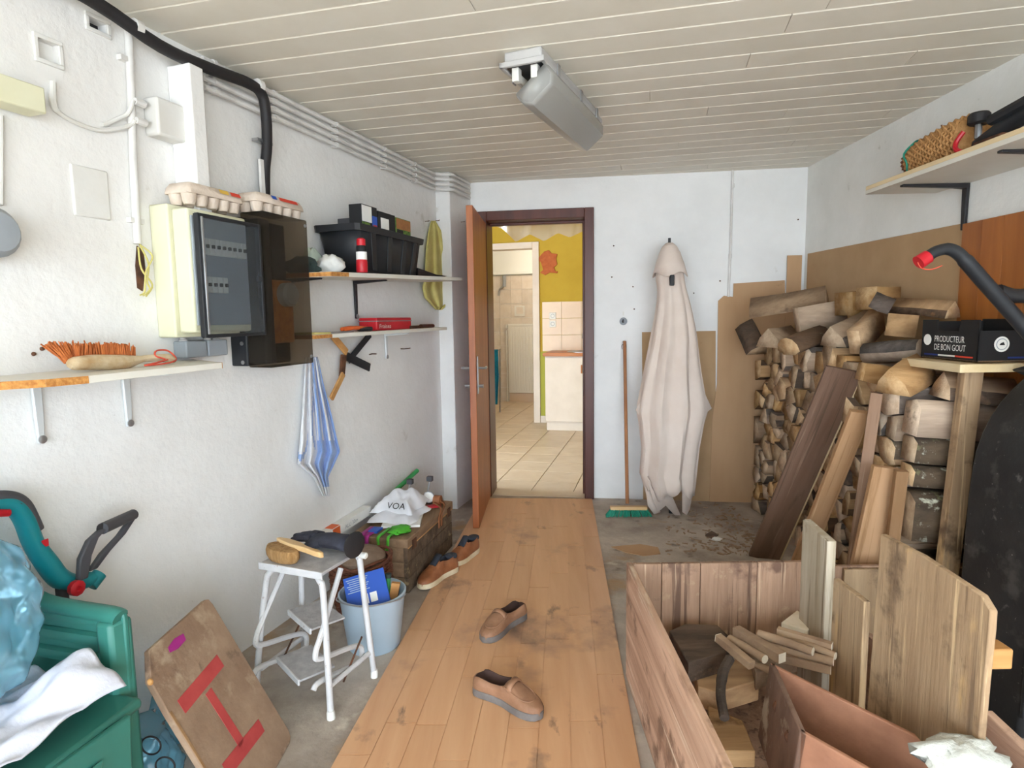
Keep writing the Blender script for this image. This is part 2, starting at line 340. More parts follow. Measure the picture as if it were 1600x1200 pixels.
mk('bath_tile','#d8cfc4','#cdc2b5',scale=9,rough=.35,rnd=.05); mk('bath_wall','#dfe3e2',rough=.85); mk('radiator_white','#e6e4dc',rough=.4); mk('towel_teal','#1784a8','#12708f',scale=20,rough=.95)
smoke('film_white','#e8e4dc',gloss=.2,rough=.3,diff='#e6dccd',dfac=.55); smoke('lamp_cover','#d5d3cf',gloss=.3,rough=.35,diff='#f0efea',dfac=.55)
mk('lamp_grey','#bcbab8','#aeacab',scale=5,rough=.5); mk('lamp_tube','#e6e4dd',rough=.4)
mk('drive_bounce','#c6c4c0','#b8b5b0',scale=8,rough=.95); mk('render_outside','#cfc9bd',rough=.9)  # drive colour is raised to bounce more light onto the ceiling
mk('bulb_glow','#fff2dc',rough=.4,emit=('#ffd9a0',9))
# ================================================================ THE SETTING
CEIL=2.35
def wall_mesh(fr,ax,u0,u1,z0,z1,t,holes):
    """wall slab with real openings: fr(u,off,z), holes=[(u0,u1,z0,z1)]"""
    us=sorted({u0,u1,*[h[0] for h in holes],*[h[1] for h in holes]}); zs=sorted({z0,z1,*[h[2] for h in holes],*[h[3] for h in holes]})
    mm=M()
    for a,b in zip(us,us[1:]):
        for c,d in zip(zs,zs[1:]):
            uc,zc=(a+b)/2,(c+d)/2
            if any(h[0]<uc<h[1] and h[2]<zc<h[3] for h in holes): continue
            mm.box(fr(uc,-t/2,zc),(b-a,t,d-c),ax)
    return mm
YF=-2.3                                  # garage door line behind the camera
# floor
fo=struct(M().bmm((-3.2,YF-.3,-.12),(2.6,4.62,0)).build('floor','concrete'))
# left wall with the vent hole and the shallow plaster niche
va=LU(137,25); vb=LU(167,57); na=LU(57,58); nb=LU(92,102)
hole=(va[0],vb[0],min(va[1],vb[1])-.02,va[1]-.005); niche=(na[0],nb[0],nb[1],na[1])
hole=(hole[0],hole[1],vb[1]+.005,va[1])
wl=struct(wall_mesh(LW,(UL,NL,Z),-5.2,2.45,-.1,CEIL+.15,.2,[hole,niche]).build('wall_left','wall_paint',smooth=False))
M().box(LW((hole[0]+hole[1])/2,-.045,(hole[2]+hole[3])/2),(hole[1]-hole[0]+.01,.02,hole[3]-hole[2]+.01),(UL,NL,Z)).build('hole_shade','black_rubber',wl,smooth=False)  # black sheet near the front stands in for shade inside the hole
M().box(LW((niche[0]+niche[1])/2,-.03,(niche[2]+niche[3])/2),(niche[1]-niche[0]+.01,.02,niche[3]-niche[2]+.01),(UL,NL,Z)).build('niche_back','plaster_smooth',wl,smooth=False)
def wall_frame(h,parent,wd=.012):
    mm=M(); a,b,c,d=h
    for u0,u1,z0,z1 in((a-wd,b+wd,d,d+wd),(a-wd,b+wd,c-wd,c),(a-wd,a,c,d),(b,b+wd,c,d)): mm.box(LW((u0+u1)/2,.003,(z0+z1)/2),(u1-u0,.008,z1-z0),(UL,NL,Z))
    return mm.build('plaster_rim','plaster_smooth',parent,bev=.002)
wall_frame(niche,wl); wall_frame(hole,wl)
# raised square plaster patch over an old socket
pa=LU(108,255); pb=LU(172,345)
rbox(LW((pa[0]+pb[0])/2,.001,(pa[1]+pb[1])/2),(abs(pb[0]-pa[0]),.012,abs(pa[1]-pb[1])),(UL,NL,Z),'plaster_patch','plaster_smooth',wl,bev=.004)
# corner pier at the back end of the left wall
struct(rbox(LW(2.26,.05,CEIL/2),(.58,.11,CEIL),(UL,NL,Z),'wall_pier','wall_paint',bev=.006))
# boxed vertical duct
def trunk():
    u0,_=LU(268,75); u1=LU(314,200,.10)[0]
    mm=M(); mm.box(LW((u0+u1)/2+.0,.05,2.0),(abs(u1-u0)+.055,.1,.50),(UL,NL,Z))
    return struct(mm.build('trim_1','wall_paint',bev=.005))
trunk()
# back wall with the door opening
dl=BU(747,331)[0]; DOOR=(dl,0.0,-.1,2.135)
wb=struct(wall_mesh(BW,(UB,NB,Z),-1.25,1.55,-.1,CEIL+.15,.2,[DOOR]).build('wall_back','wall_paint_back',smooth=False))
# door frame
def door_frame():
    mm=M(); fw=.068; a,b=DOOR[0],DOOR[1]; top=DOOR[3]
    for u0,u1,z0,z1 in((a,a+fw,0,top),(b-fw,b,0,top),(a+fw,b-fw,top-fw,top)):
        mm.box(BW((u0+u1)/2,-.085,(z0+z1)/2),(u1-u0,.25,z1-z0),(UB,NB,Z))
    mm.box(BW(b-fw-.008,-.12,(top-fw)/2),(.018,.05,top-fw),(UB,NB,Z)); mm.box(BW((a+b)/2,-.12,top-fw-.008),(b-a-2*fw,.05,.018),(UB,NB,Z))
    return struct(mm.build('trim_2','frame_wood',bev=.004))
door_frame()
# door leaf, standing open into the garage
def door_leaf():
    h=BW(DOOR[0]+.05,.03,0); e=FL(752,812); d=(e-h); d.z=0; d=d.normalized()*.74; n=V((d.y,-d.x,0)).normalized(); 
    if n.x<0: n=-n
    t=thing('door_1','brown wooden door standing open against the corner pier','door',h); t['kind']='structure'; del t['category']
    c=h+d/2-n*.01
    rbox(c+Z*1.03,(.74,.042,2.04),(d,n,Z),'door_panel','door_wood',t,bev=.003)
    k=h+d*.92
    for s in(1,-1):
        pl=rbox(k+n*(.0135*s*1.0-.01+.012*s)+Z*1.0,(.032,.006,.24),(d,n,Z),'handle_plate','steel',t,bev=.002)
        p0=k+n*(-.01+.02*s)+Z*1.045; p1=p0+n*.05*s; 
        M().tube(spl([p0,p1,p1-d*.03+n*.006*s,p1-d*.11],4),.008,8).build('lever','steel',pl)
        M().tube([k+n*(-.01+.02*s)+Z*.93,k+n*(-.01+.06*s)+Z*.93],[.008,.012],8).build('key_knob','steel',pl)
    rbox(h+d*.7405-n*.01+Z*1.0,(.003,.02,.2),(d,n,Z),'lock_plate','steel',t,bev=0)
    return t
door_leaf()
# right wall
wr=struct(wall_mesh(RW,(UR,NR,Z),-.4,6.6,-.1,CEIL+.15,.2,[]).build('wall_right','wall_paint_right',smooth=False))
# front wall around the open garage door, and an unseen pale drive added to bounce daylight in
wf=M(); wf.bmm((-3.2,YF-.2,2.28),(2.6,YF,CEIL+.15)).bmm((-3.2,YF-.2,0),(-2.55,YF,2.28)).bmm((2.0,YF-.2,0),(2.6,YF,2.28)); struct(wf.build('wall_front','wall_paint',smooth=False))
struct(M().bmm((-14,YF-16,-.14),(14,YF-.3,-.02)).build('ground_drive','drive_bounce'))
# ceiling: backing sheet and single boards with chamfered edges
ce=struct(M().bmm((-3.2,YF-.2,CEIL+.014),(2.6,4.9,CEIL+.15)).build('ceiling','ceiling_back',smooth=False))
SA=R(13.6); SD=V((math.cos(SA),-math.sin(SA),0)); ST=V((math.sin(SA),math.cos(SA),0))
def hit(p,d,q,n): return (q-p).dot(n)/d.dot(n)
rb=random.Random(3)
joints={0:[.52],1:[.42],-1:[.2],2:[1.35],3:[.33],4:[.95],5:[-.05],6:[1.25],7:[.22,1.2],8:[.6],9:[1.1],11:[.1],12:[.75],13:[.85]}
for i in range(-11,18):
    w0=2.16+.1455*i; c=ST*(w0+.073); c.z=0
    ta=hit(c,SD,L0,NL); tb=hit(c,SD,R0,NR); tbk=hit(c,SD,B0,NB)
    if i>=14:
        pass
    a,b=ta-.06,tb+.06
    # keep inside the back wall
    def yb(t): return (c+SD*t-B0).dot(NB)
    if yb(a)<-.25 and yb(b)<-.25: continue
    if yb(a)<-.15: 
        # left part lies behind the back wall: start where it enters
        a=max(a,min(b-.2,hit(c,SD,B0-NB*.16,NB)))
    js=joints.get(i) or [a+(b-a)*rb.uniform(.2,.8)]
    cuts=[a]+[j for j in js if a+.15<j<b-.15]+[b]
    for x0,x1 in zip(cuts,cuts[1:]):
        p=c+SD*((x0+x1)/2)+Z*(CEIL+.007)
        # board section: chamfered on both long edges
        hw=.0725; L2=(x1-x0)/2-.0012; sec=[(-hw,.007),(hw,.007),(hw,-.001),(hw-.007,-.007),(-hw+.004,-.007),(-hw,-.001)]
        M().loft([[p+SD*s*L2+ST*y+Z*z for y,z in sec] for s in(-1,1)]).build('ceiling_board','ceiling_board',ce,smooth=False)
# ---------------------------------------------------------------- laminate sheet laid over the floor as a runner
def runner():
    pts=[FL(519,1200),FL(1000,1200),FL(968,1000),FL(925,781)]
    nl=FL(519,1200); fl_=FL(752,780); nr=FL(1000,1200); fr_=FL(925,781)
    nl2=nl+(nl-fl_)*.22; nr2=nr+(nr-fr_)*.22
    t=thing('laminate_runner','long wood-effect laminate sheet laid on the floor from the doorway','floor panel',(nl2+fr_)/2)
    M().prism([nl2,nr2,fr_,fl_],Z*.008).build('base_sheet','laminate',t,smooth=False)
    n=9; rr=random.Random(5)
    for k in range(n):
        s0,s1=k/n,(k+1)/n; cuts=[0]; x=rr.uniform(.1,.25)
        while x<.93: cuts.append(x); x+=rr.uniform(.13,.26)
        cuts.append(1)
        for a,b in zip(cuts,cuts[1:]):
            g=.0012
            P=lambda u,vv: lerp(lerp(nl2,fl_,vv),lerp(nr2,fr_,vv),u)
            q=[P(s0+g,a+g/2),P(s1-g,a+g/2),P(s1-g,b-g/2),P(s0+g,b-g/2)]
            M().prism([x+Z*.0078 for x in q],Z*.0022).build('strip','laminate',t,smooth=False)
    return t
runner()
# ================================================================ KITCHEN AND BATHROOM BEYOND THE DOOR
KA=R(14); KX=V((math.cos(KA),-math.sin(KA),0)); KY=V((math.sin(KA),math.cos(KA),0)); KZ=.0
K0=FL(838,660); K0.z=0
def K(a,b,z): return K0+KX*a+KY*b+Z*z
kax=(KX,KY,Z)
kf=struct(M().box(K(.2,-.4,-.065),(5.2,7.4,.1),kax).build('floor_tiled','grout',smooth=False))
tile=None
for i in range(-7,9):
    for j in range(-12,9):
        p=K(i*.33+.1,j*.33,-.008)
        if (p-B0).dot(NB)>-.19 or abs(i*.33-.2)>2.2: continue
        if (p-B0).dot(NB)>-.44 and True:
            pass
        if tile is None:
            tile=M().box(p,(.324,.324,.016),kax).build('floor_tile','kitchen_tile',kf,bev=.002); tl0=ORG[kf]; tile_p=p
        else:
            q=tile.copy(); COL.objects.link(q); q.location=p-tile_p
# threshold strip between laminate and tiles
M().box(BW((DOOR[0]+DOOR[1])/2,-.07,-.002),(DOOR[1]-DOOR[0]-.14,.14,.012),(UB,NB,Z)).build('threshold','kitchen_tile',kf)
# kitchen walls
BD=(-.66,-.015)  # bathroom doorway along KX
def kbox(a0,a1,b0,b1,z0,z1,mm=None): return (mm or M()).box(K((a0+a1)/2,(b0+b1)/2,(z0+z1)/2),(a1-a0,b1-b0,z1-z0),kax)
mm=M(); kbox(BD[1],2.6,0,.12,0,2.75,mm); kbox(-2.2,BD[0],0,.12,0,2.75,mm); kbox(BD[0],BD[1],0,.12,2.24,2.75,mm)
ky=struct(mm.build('wall_kitchen_far','kitchen_yellow',smooth=False))
struct(kbox(1.5,1.62,-2.75,0,0,2.75).build('wall_kitchen_right','kitchen_yellow',smooth=False))
struct(kbox(-1.7,-1.58,-2.6,0,0,2.75).build('wall_kitchen_left','kitchen_yellow',smooth=False))
struct(kbox(-2.2,2.6,-3.9,3.1,2.7,2.82).build('ceiling_kitchen','kitchen_ceiling',smooth=False))
# bathroom door frame
mm=M(); 
for a0,a1,z0,z1 in((BD[1]-.01,BD[1]+.075,0,2.31),(BD[0]-.075,BD[0]+.01,0,2.31),(BD[0]+.01,BD[1]-.01,2.23,2.31)): kbox(a0,a1,-.03,.14,z0,z1,mm)
struct(mm.build('trim_3','cabinet_white',bev=.004))
struct(kbox(BD[1]+.075,.16,-.015,0,0,.09).build('baseboard_kitchen','cabinet_white',bev=.003))
# splash tiles over the worktop, green strip below
z0=YP(840,549,K0.y).z; z1=YP(840,472,K0.y).z
for i in range(6):
    for j in range(3):
        a=.095+i*.25; hz=(z1-z0)/3
        kbox(a,a+.247,-.012,0,z0+j*hz+.002,z0+(j+1)*hz-.002).build('splash_tile','splash_tile',ky,bev=.001)
struct(kbox(BD[1]+.075,1.5,-.006,0,.09,z0-.005).build('wall_dado','kitchen_green',smooth=False))
# sockets
sk=thing('wall_socket','white double socket in the tiled splashback above the kitchen worktop','socket',K(.24,-.012,1.2))
zz=YP(850,500,K0.y).z
for s in(0,1):
    pz=rbox(K(.23,-.018,zz+.05-.1*s),(.085,.012,.085),kax,'socket_plate','white_plastic',sk,bev=.003)
    M().lathe(K(.23,-.0235,zz+.05-.1*s),-KY,[(.026,0),(.026,.002),(.021,.002),(.019,-.002)],14).build('socket_ring','grey_plastic',pz)
# map plaque on the yellow wall
out=[(851,393),(858,391),(862,396),(871,397),(869,405),(871,413),(866,418),(868,424),(872,424),(871,427),(859,426),(852,430),(844,426),(849,422),(847,415),(845,409),(837,407),(836,403),(843,402),(846,398)]
M().prism([PLN(x,y,K0-KY*.001,KY) for x,y in out],-KY*.018).build('map_plaque','terracotta',bev=.002); tag(bpy.data.objects['map_plaque'],'terracotta country-shaped plaque hung on the yellow kitchen wall','plaque')
# kitchen base cabinet
cb=FL(852,673); ca=(cb-K0).dot(KX); cbk=(cb-K0).dot(KY)
kc=thing('kitchen_cabinet','white kitchen base unit beneath the wooden worktop','cabinet',K(ca+.6,cbk/2,0))
kbox(ca,ca+1.2,cbk+.02,-.02,.1,.9).build('carcass','cabinet_white',kc,bev=.002)
kbox(ca+.01,ca+1.2,cbk+.05,-.02,0,.1).build('plinth','cabinet_white',kc,bev=.002)
for i in range(2):
    d=kbox(ca+.004+i*.48,ca+.474+i*.48,cbk,cbk+.02,.115,.885).build('cupboard_door','cabinet_white',kc,bev=.004)
    ax=ca+(.44 if i==0 else .52); kbox(ax-.006,ax+.006,cbk-.025,cbk,.70,.80).build('handle','worktop',d,bev=.004)
wt=kbox(ca-.02,ca+1.25,cbk-.025,-.014,.9,.94).build('worktop','worktop',bev=.004); tag(wt,'reddish wooden worktop running along the kitchen cabinet','worktop')
sk2=thing('sink_bowl','steel rim of a sink set into the wooden worktop','sink',K(ca+.4,cbk+.25,.94))
M().lathe(K(ca+.42,cbk+.25,.94),Z,[(.19,0.0),(.19,.006),(.17,.008),(.15,.001)],24).build('sink_rim','steel',sk2)
M().tube(spl([K(ca+.42,cbk+.42,.94),K(ca+.42,cbk+.42,1.12),K(ca+.42,cbk+.3,1.16),K(ca+.42,cbk+.26,1.1)],5),.009,8).build('tap','steel',sk2)
# kitchen ceiling lamp (warm)
kl=thing('kitchen_lamp','warm glowing lamp on the kitchen ceiling','lamp',K(.25,-1.4,2.6))
M().lathe(K(.25,-1.4,2.70),-Z,[(.07,0),(.07,.02),(.02,.03)],16).build('rose','white_plastic',kl)
M().ball(K(.25,-1.4,2.60),.05,12).build('bulb','bulb_glow',kl)
ld=bpy.data.lights.new('kitchen_lamp_light','POINT'); ld.energy=1.4; ld.color=(1,.62,.32); ld.shadow_soft_size=.06
lo=bpy.data.objects.new('kitchen_lamp_light',ld); COL.objects.link(lo); lo.parent=kl; lo.location=(0,0,-.09)
# gathered translucent sheet hanging inside the kitchen doorway
def film():
    y=5.15; low=[(768,352),(785,357),(806,378),(828,366),(850,377),(872,364),(890,371),(914,360),(930,356)]
    mm=M(); n=48
    def fn(i,j):
        px=lerp(762,935,i); py1=pw(low,px); p=B(px,lerp(322,py1,j),-.218-.05*j-.04*j*math.sin(i*19)-.008*(1+math.sin(i*47+3*j))); return p
    mm.grid(n,8,fn); o=mm.build('plastic_sheet','film_white'); tag(o,'crumpled translucent sheet bunched above the kitchen doorway','sheet')
film()
# bathroom
BYb=(FL(800,627)-K0).dot(KY)
kbath=struct(kbox(-2.2,1.2,BYb,BYb+.1,0,2.7).build('wall_bathroom','bath_wall',smooth=False))
struct(kbox(-1.5,-1.4,.12,BYb,0,2.7).build('wall_bathroom_left','bath_wall',smooth=False)); struct(kbox(.9,1.0,.12,BYb,0,2.7).build('wall_bathroom_right','bath_wall',smooth=False))
p0=PLN(770,600,K(0,BYb,0),KY)
tz=PLN(800,430,K(0,BYb,0),KY).z
for i in range(12):
    for j in range(9):
        a=-1.35+i*.185; h=tz/9
        if i*.185-1.35>.85: continue
        kbox(a,a+.182,BYb-.01,BYb,j*h+.002,(j+1)*h-.002).build('wall_tile','bath_tile',kbath,bev=.001)
kbox(-1.4,.9,BYb-.05,BYb,tz+.01,tz+.05).build('ledge','bath_wall',kbath,bev=.003)
# radiator
ra=(PLN(794,560,K(0,BYb-.1,0),KY)-K0).dot(KX); rz0=PLN(800,614,K(0,BYb-.1,0),KY).z; rz1=PLN(800,507,K(0,BYb-.1,0),KY).z
rd=thing('radiator','white ribbed panel radiator on the tiled bathroom wall','radiator',K(ra+.35,BYb-.1,0))
kbox(ra,ra+.8,BYb-.08,BYb-.035,rz0,rz1).build('panel','radiator_white',rd,bev=.006)
for i in range(18): kbox(ra+.03+i*.042,ra+.052+i*.042,BYb-.092,BYb-.08,rz0+.04,rz1-.05).build('rib','radiator_white',rd,bev=.004)
kbox(ra,ra+.8,BYb-.088,BYb-.02,rz1-.02,rz1+.01).build('grille','radiator_white',rd,bev=.003)
M().tube([K(ra-.03,BYb-.05,0),K(ra-.03,BYb-.05,rz1-.1),K(ra+.02,BYb-.05,rz1-.06)],.011,8).build('pipe','radiator_white',rd)
M().lathe(K(ra-.03,BYb-.05,rz1-.06),Z,[(.018,0),(.022,.02),(.018,.06)],10).build('valve','white_plastic',rd)
kbox(ra,ra+.8,BYb-.03,BYb-.01,0,.14).build('skirting','splash_tile',kbath)
# small wall heater pipe assembly
wp=thing('wall_tap','small chrome and white mixer fixed high on the bathroom tiles','tap',PLN(787,438,K(0,BYb-.05,0),KY))
q=lambda x,y,o=.05: PLN(x,y,K(0,BYb-o,0),KY)
M().tube(spl([q(779,462),q(781,452),q(786,448),q(788,440)],4),.016,8).build('pipe','steel',wp); M().tube([q(788,448),q(788,431)],[.028,.03],10).build('head','grey_plastic',wp); M().tube([q(780,456,.0),q(780,456,.06)],.02,8).build('mount','steel',wp)
tc=thing('thermostat_panel','small square white panel on the bathroom tiles above the radiator','panel',q(812,486,.012)); rbox(q(812,486,.014),(.17,.014,.17),kax,'cover','white_plastic',tc,bev=.004); rbox(q(812,485,.023),(.11,.006,.11),kax,'face','bath_tile',tc,bev=.002)
# towel stand with teal towel
ty=K0+KY*.75
tp=lambda x,y: PLN(x,y,ty,KY)
ts=thing('towel_stand','thin metal towel stand just inside the bathroom door','towel stand',FL(780,640))
for x in(781,764): M().tube([tp(x,545),V((*tp(x,640).xy,0))],.012,8).build('post','steel',ts)
for y in(547,585): M().tube([tp(760,y),tp(781,y)],.009,8).build('rail','steel',ts)
o=cloth([(546,763,778),(590,763,779),(632,765,777)],lambda x,y,o_: PLN(x,y,ty-KY*(o_+.012),KY),.02,2,'hand_towel','towel_teal',thick=.008); tag(o,'teal blue towel hanging on the metal stand in the bathroom','towel')
# ceiling light added to brighten the bathroom, no such fitting in view
bl=thing('bathroom_fill','added round ceiling light that brightens the bathroom','lamp',K(-.2,1.1,2.6))
M().lathe(K(-.2,1.1,2.70),-Z,[(.15,0),(.15,.03),(.12,.06),(.03,.075)],20).build('diffuser','bulb_glow',bl)
ld=bpy.data.lights.new('bathroom_fill_light','POINT'); ld.energy=5; ld.color=(1,.95,.88); ld.shadow_soft_size=.15
lo=bpy.data.objects.new('bathroom_fill_light',ld); COL.objects.link(lo); lo.parent=bl; lo.location=(0,0,-.1)
# ================================================================ LEFT WALL: PIPES AND BOXES
lax=(UL,NL,Z)
# fat black conduit under the ceiling that drops to the meter box
bp=thing('black_conduit','thick black cable duct along the ceiling edge, dropping down to the meter box','cable duct',L(410,300,.03))
path=[LW(-1.6,.075,2.315),L(80,0,.075),L(250,72,.075),L(330,108,.075),L(390,131,.075),L(410,150,.073),L(416,185,.07),L(417,230,.045),L(414,265,.028),L(414,305,.028)]
path[1].z=2.315
M().tube(spl(path,5),.021,10).build('duct','black_rubber',bp)
for p in((213,43),(404,134)):
    q=L(*p,.075); M().tube([q-UL*.012,q+UL*.012],.025,10).build('clip','conduit_white',bp)
q=L(418,225,.03); M().box(q-UL*.03,(.09,.03,.012),lax).build('clip','steel',bp)
q=L(412,290,.028); M().box(q-UL*.02+NL*.01,(.02,.012,.2),lax).build('paint_smear','conduit_white',bp)
# four slim conduits
labs=['topmost','second from the top','third from the top','lowest']
for k in range(4):
    a=LU(313,95+k*11,.02); zz=2.325-.033*k
    pts=[LW(-.055,.03,zz-.004),LW(.3,.03,zz-.002),LW(1.0,.03,zz),LW(1.78,.03,zz),LW(1.9,.05,zz),LW(1.955,.125,zz),LW(2.02,.132,zz),LW(2.26,.132,zz)]
    c=thing('slim_conduit',f'{labs[k]} of the four slim white pipes along the left ceiling edge','pipe',LW(.9,.02,zz),'slim ceiling pipes')
    M().tube(spl(pts,5),.0105,8).build('pipe','conduit_white',c)
    for u in(.0,.33,.78,1.25,1.62):
        M().tube([LW(u-.008,.03,zz),LW(u+.008,.03,zz)],.0135,8).build('saddle_clip','conduit_white',c)
        M().box(LW(u,.0145,zz),(.016,.026,.02),lax).build('clip_foot','conduit_white',c)
# vertical painted conduit with the broken-out wall chase under it
vc=thing('wall_conduit','white vertical conduit ending above a broken patch with loose yellow wires','pipe',L(213,380,.012))
M().tube([L(201,48,.014),L(205,150,.014),L(208,250,.014),L(215,381,.014)],.0125,10).build('pipe','conduit_white',vc)
for y,x in((93,197),(345,212)): M().box(L(x,y,.01),(.05,.02,.016),lax).build('clip','conduit_white',vc)
M().prism([L(213,384),L(223,392),L(226,420),L(222,455),L(214,450),L(211,415)],NL*.004).build('broken_patch','rust',vc)
for pts in ([(218,382),(238,400),(228,425),(226,455),(219,461)],[(219,384),(232,412),(230,440),(234,452),(224,462)],[(216,386),(221,420),(238,445),(228,463)]):
    M().tube(spl([L(x,y,.012+.006*i) for i,(x,y) in enumerate(pts)],5),.0028,6).build('loose_wire','cloth_yellow',vc)
# junction box and its painted cables
jb=thing('junction_box','square white junction box overpainted beside the vertical duct','junction box',L(258,215,0))
ja=LU(233,160,.0); jc=LU(283,218,.06)
ua,za=LU(240,160,.06); ub,zb=LU(281,222,.06)
rbox(LW((ua+ub)/2+.02,.031,(za+zb)/2+.015),(.115,.062,.125),lax,'body','plaster_smooth',jb,bev=.008)
for dz in(.03,-.03): M().tube([LW(ua-.045,.03,(za+zb)/2+.015+dz),LW(ua-.01,.03,(za+zb)/2+.015+dz)],[.011,.013],8).build('gland','conduit_white',jb)
jz=(za+zb)/2+.015
cabs=[[LW(ua-.05,.03,jz+.03),L(200,177,.02),L(185,185,.012),L(168,193,.008),L(160,194,.005)],[LW(ua-.05,.03,jz-.03),L(205,195,.02),L(180,202,.012),L(152,203,.009),L(115,190,.008),L(90,174,.01),L(83,160,.012),L(82,128,.01)]]
for n,pts in zip(('short overpainted cable entering a hole left of the junction box','long overpainted cable curving from the junction box up to the niche'),cabs):
    c=M().tube(spl(pts,6),[.0065+.003*(i>30) for i in range(len(spl(pts,6)))],8).build('wall_cable','plaster_smooth'); tag(c,n,'cable')
# pale block and grey lamp at the left edge
o=rbox(L(8,145,.04),(.16,.07,.07),lax,'wood_block','cream_metal',bev=.004); tag(o,'cream painted wood block fixed high at the left edge','block')
LP_=L(-42,365,0); wk=thing('wall_lamp','grey bulkhead lamp just entering at the left edge of the wall','lamp',LP_)
M().lathe(LP_,NL,[(.065,.001),(.07,.02),(.065,.08),(.05,.10),(.02,.105)],20).build('cover','grey_plastic',wk); M().lathe(LP_,NL,[(.075,.001),(.075,.018)],20).build('base','dark_grey',wk)
M().tube([L(0,180,.01),L(0,320,.01)],.008,8).build('cable','conduit_white',wk)
# ---------------------------------------------------------------- consumer unit and meter box
cu=thing('fuse_box','cream fuse box with a smoked see-through door on the left wall','fuse box',LW(-.15,.08,1.31))
rbox(LW(-.155,.04,1.535),(.30,.08,.45),lax,'back_box','cream_metal',cu,bev=.006)
rbox(LW(-.155,.115,1.535),(.27,.07,.42),lax,'front_box','cream_metal',cu,bev=.008)
rbox(LW(-.155,.153,1.535),(.25,.008,.37),lax,'inner_panel','grey_plastic',cu,bev=.002)
for r,z in((0,1.62),(1,1.49)):
    for i in range(9):
        if r==1 and i>4: continue
        b=rbox(LW(-.262+i*.025,.164,z),(.022,.018,.055),lax,'breaker','white_plastic',cu,bev=.002); rbox(LW(-.262+i*.025,.176,z),(.009,.01,.012),lax,'toggle','black_print',b,bev=.001)
dr=rbox(LW(-.155,.196,1.515),(.285,.012,.405),lax,'smoked_door','smoked',cu,bev=.003)
for zz,hh in((1.716,.012),(1.314,.012)): rbox(LW(-.155,.196,zz),(.29,.018,hh),lax,'door_rail','black_plastic',dr,bev=.002)
for u in(-.297,-.013): rbox(LW(u,.196,1.515),(.012,.02,.41),lax,'door_stile','black_plastic',dr,bev=.002)
rbox(LW(-.29,.21,1.515),(.008,.006,.39),lax,'edge_trim','steel',dr,bev=.001); rbox(LW(-.03,.206,1.52),(.02,.012,.02),lax,'catch','black_plastic',dr,bev=.002)
me=thing('meter_box','tall black electricity meter box with smoked cover beside the fuse box','meter box',LW(.15,.1,1.18))
rbox(LW(.155,.04,1.475),(.26,.08,.58),lax,'back_plate','black_plastic',me,bev=.005)
rbox(LW(.06,.12,1.475),(.06,.09,.56),lax,'side_body','black_plastic',me,bev=.004)
rbox(LW(.20,.10,1.40),(.13,.05,.26),lax,'meter_body','brown_print',me,bev=.01); M().lathe(LW(.21,.125,1.47),NL,[(.05,0),(.05,.03),(.04,.04)],18).build('dial','grey_plastic',me)
rbox(LW(.155,.14,1.48),(.265,.11,.6),lax,'smoked_cover','smoked_brown',me,bev=.006)
for z in(1.20,1.275): M().lathe(LW(.021,.06,z),-UL,[(.008,0),(.008,.003)],10).build('screw','steel',me)
for u,z in((.27,1.755),(.27,1.21)): M().lathe(LW(u,.195,z),NL,[(.007,0),(.007,.003)],10).build('screw','steel',me)
# ---------------------------------------------------------------- egg cartons on top of the boxes
def egg_carton(u0,u1,off,z,label,pr):
    t=thing('egg_carton',label,'egg carton',LW((u0+u1)/2,off,z),'egg cartons on the fuse box')
    w=.055; n=max(2,int((u1-u0)/.05)); mm=M()
    for i in range(n):
        for s in(-1,1): mm.lathe(LW(u0+(i+.5)*(u1-u0)/n,off+s*.027,z),Z,[(.017,0),(.022,.012),(.0255,.034),(.026,.037)],10)
    mm.build('egg_tray','egg_pulp',t)
    rings=[]
    for dz,k in((.036,1.04),(.042,1.04),(.055,.98),(.07,.84),(.074,.7)): rings.append([LW((u0+u1)/2+a*(u1-u0)/2*(1-(1-k)*.5),off+b*w*k,z+dz) for a,b in((-1,-.85),(-.92,-1),(.92,-1),(1,-.85),(1,.85),(.92,1),(-.92,1),(-1,.85))])
    lid=M().loft(rings).build('lid','egg_pulp',t)
    for (a,b,mt) in pr:
        f=lambda s,k: LW(lerp(u0,u1,s),off+w*(1.0-.16*k)+.003,z+.056+.014*k)
        M().add([f(a,0),f(b,0),f(b,1),f(a,1)],[(0,1,2,3)]).build('printed_label',mt,lid,smooth=False)
    return t
egg_carton(-.27,-.02,.09,1.762,'grey egg carton with orange pictures on its lid on the fuse box',[(.55,.72,'yellow_print'),(.76,.95,'red_print')])
egg_carton(.02,.30,.12,1.782,'long egg carton with a blue stamp and red lettering on the meter box',[(.3,.4,'blue_print'),(.46,.85,'red_print')])
# grey sockets under the fuse box
gs=thing('socket_block','grey double surface socket with cable glands below the fuse box','socket',LW(-.14,.03,1.235))
for i,u in enumerate((-.20,-.10)): rbox(LW(u,.03,1.265),(.095,.06,.06),lax,'socket_case','grey_plastic',gs,bev=.005)
for u in(-.23,-.12,-.08):
    M().lathe(LW(u,.03,1.29),Z,[(.014,0),(.016,.008),(.011,.012),(.011,.018)],10).build('cable_gland','conduit_grey',gs)
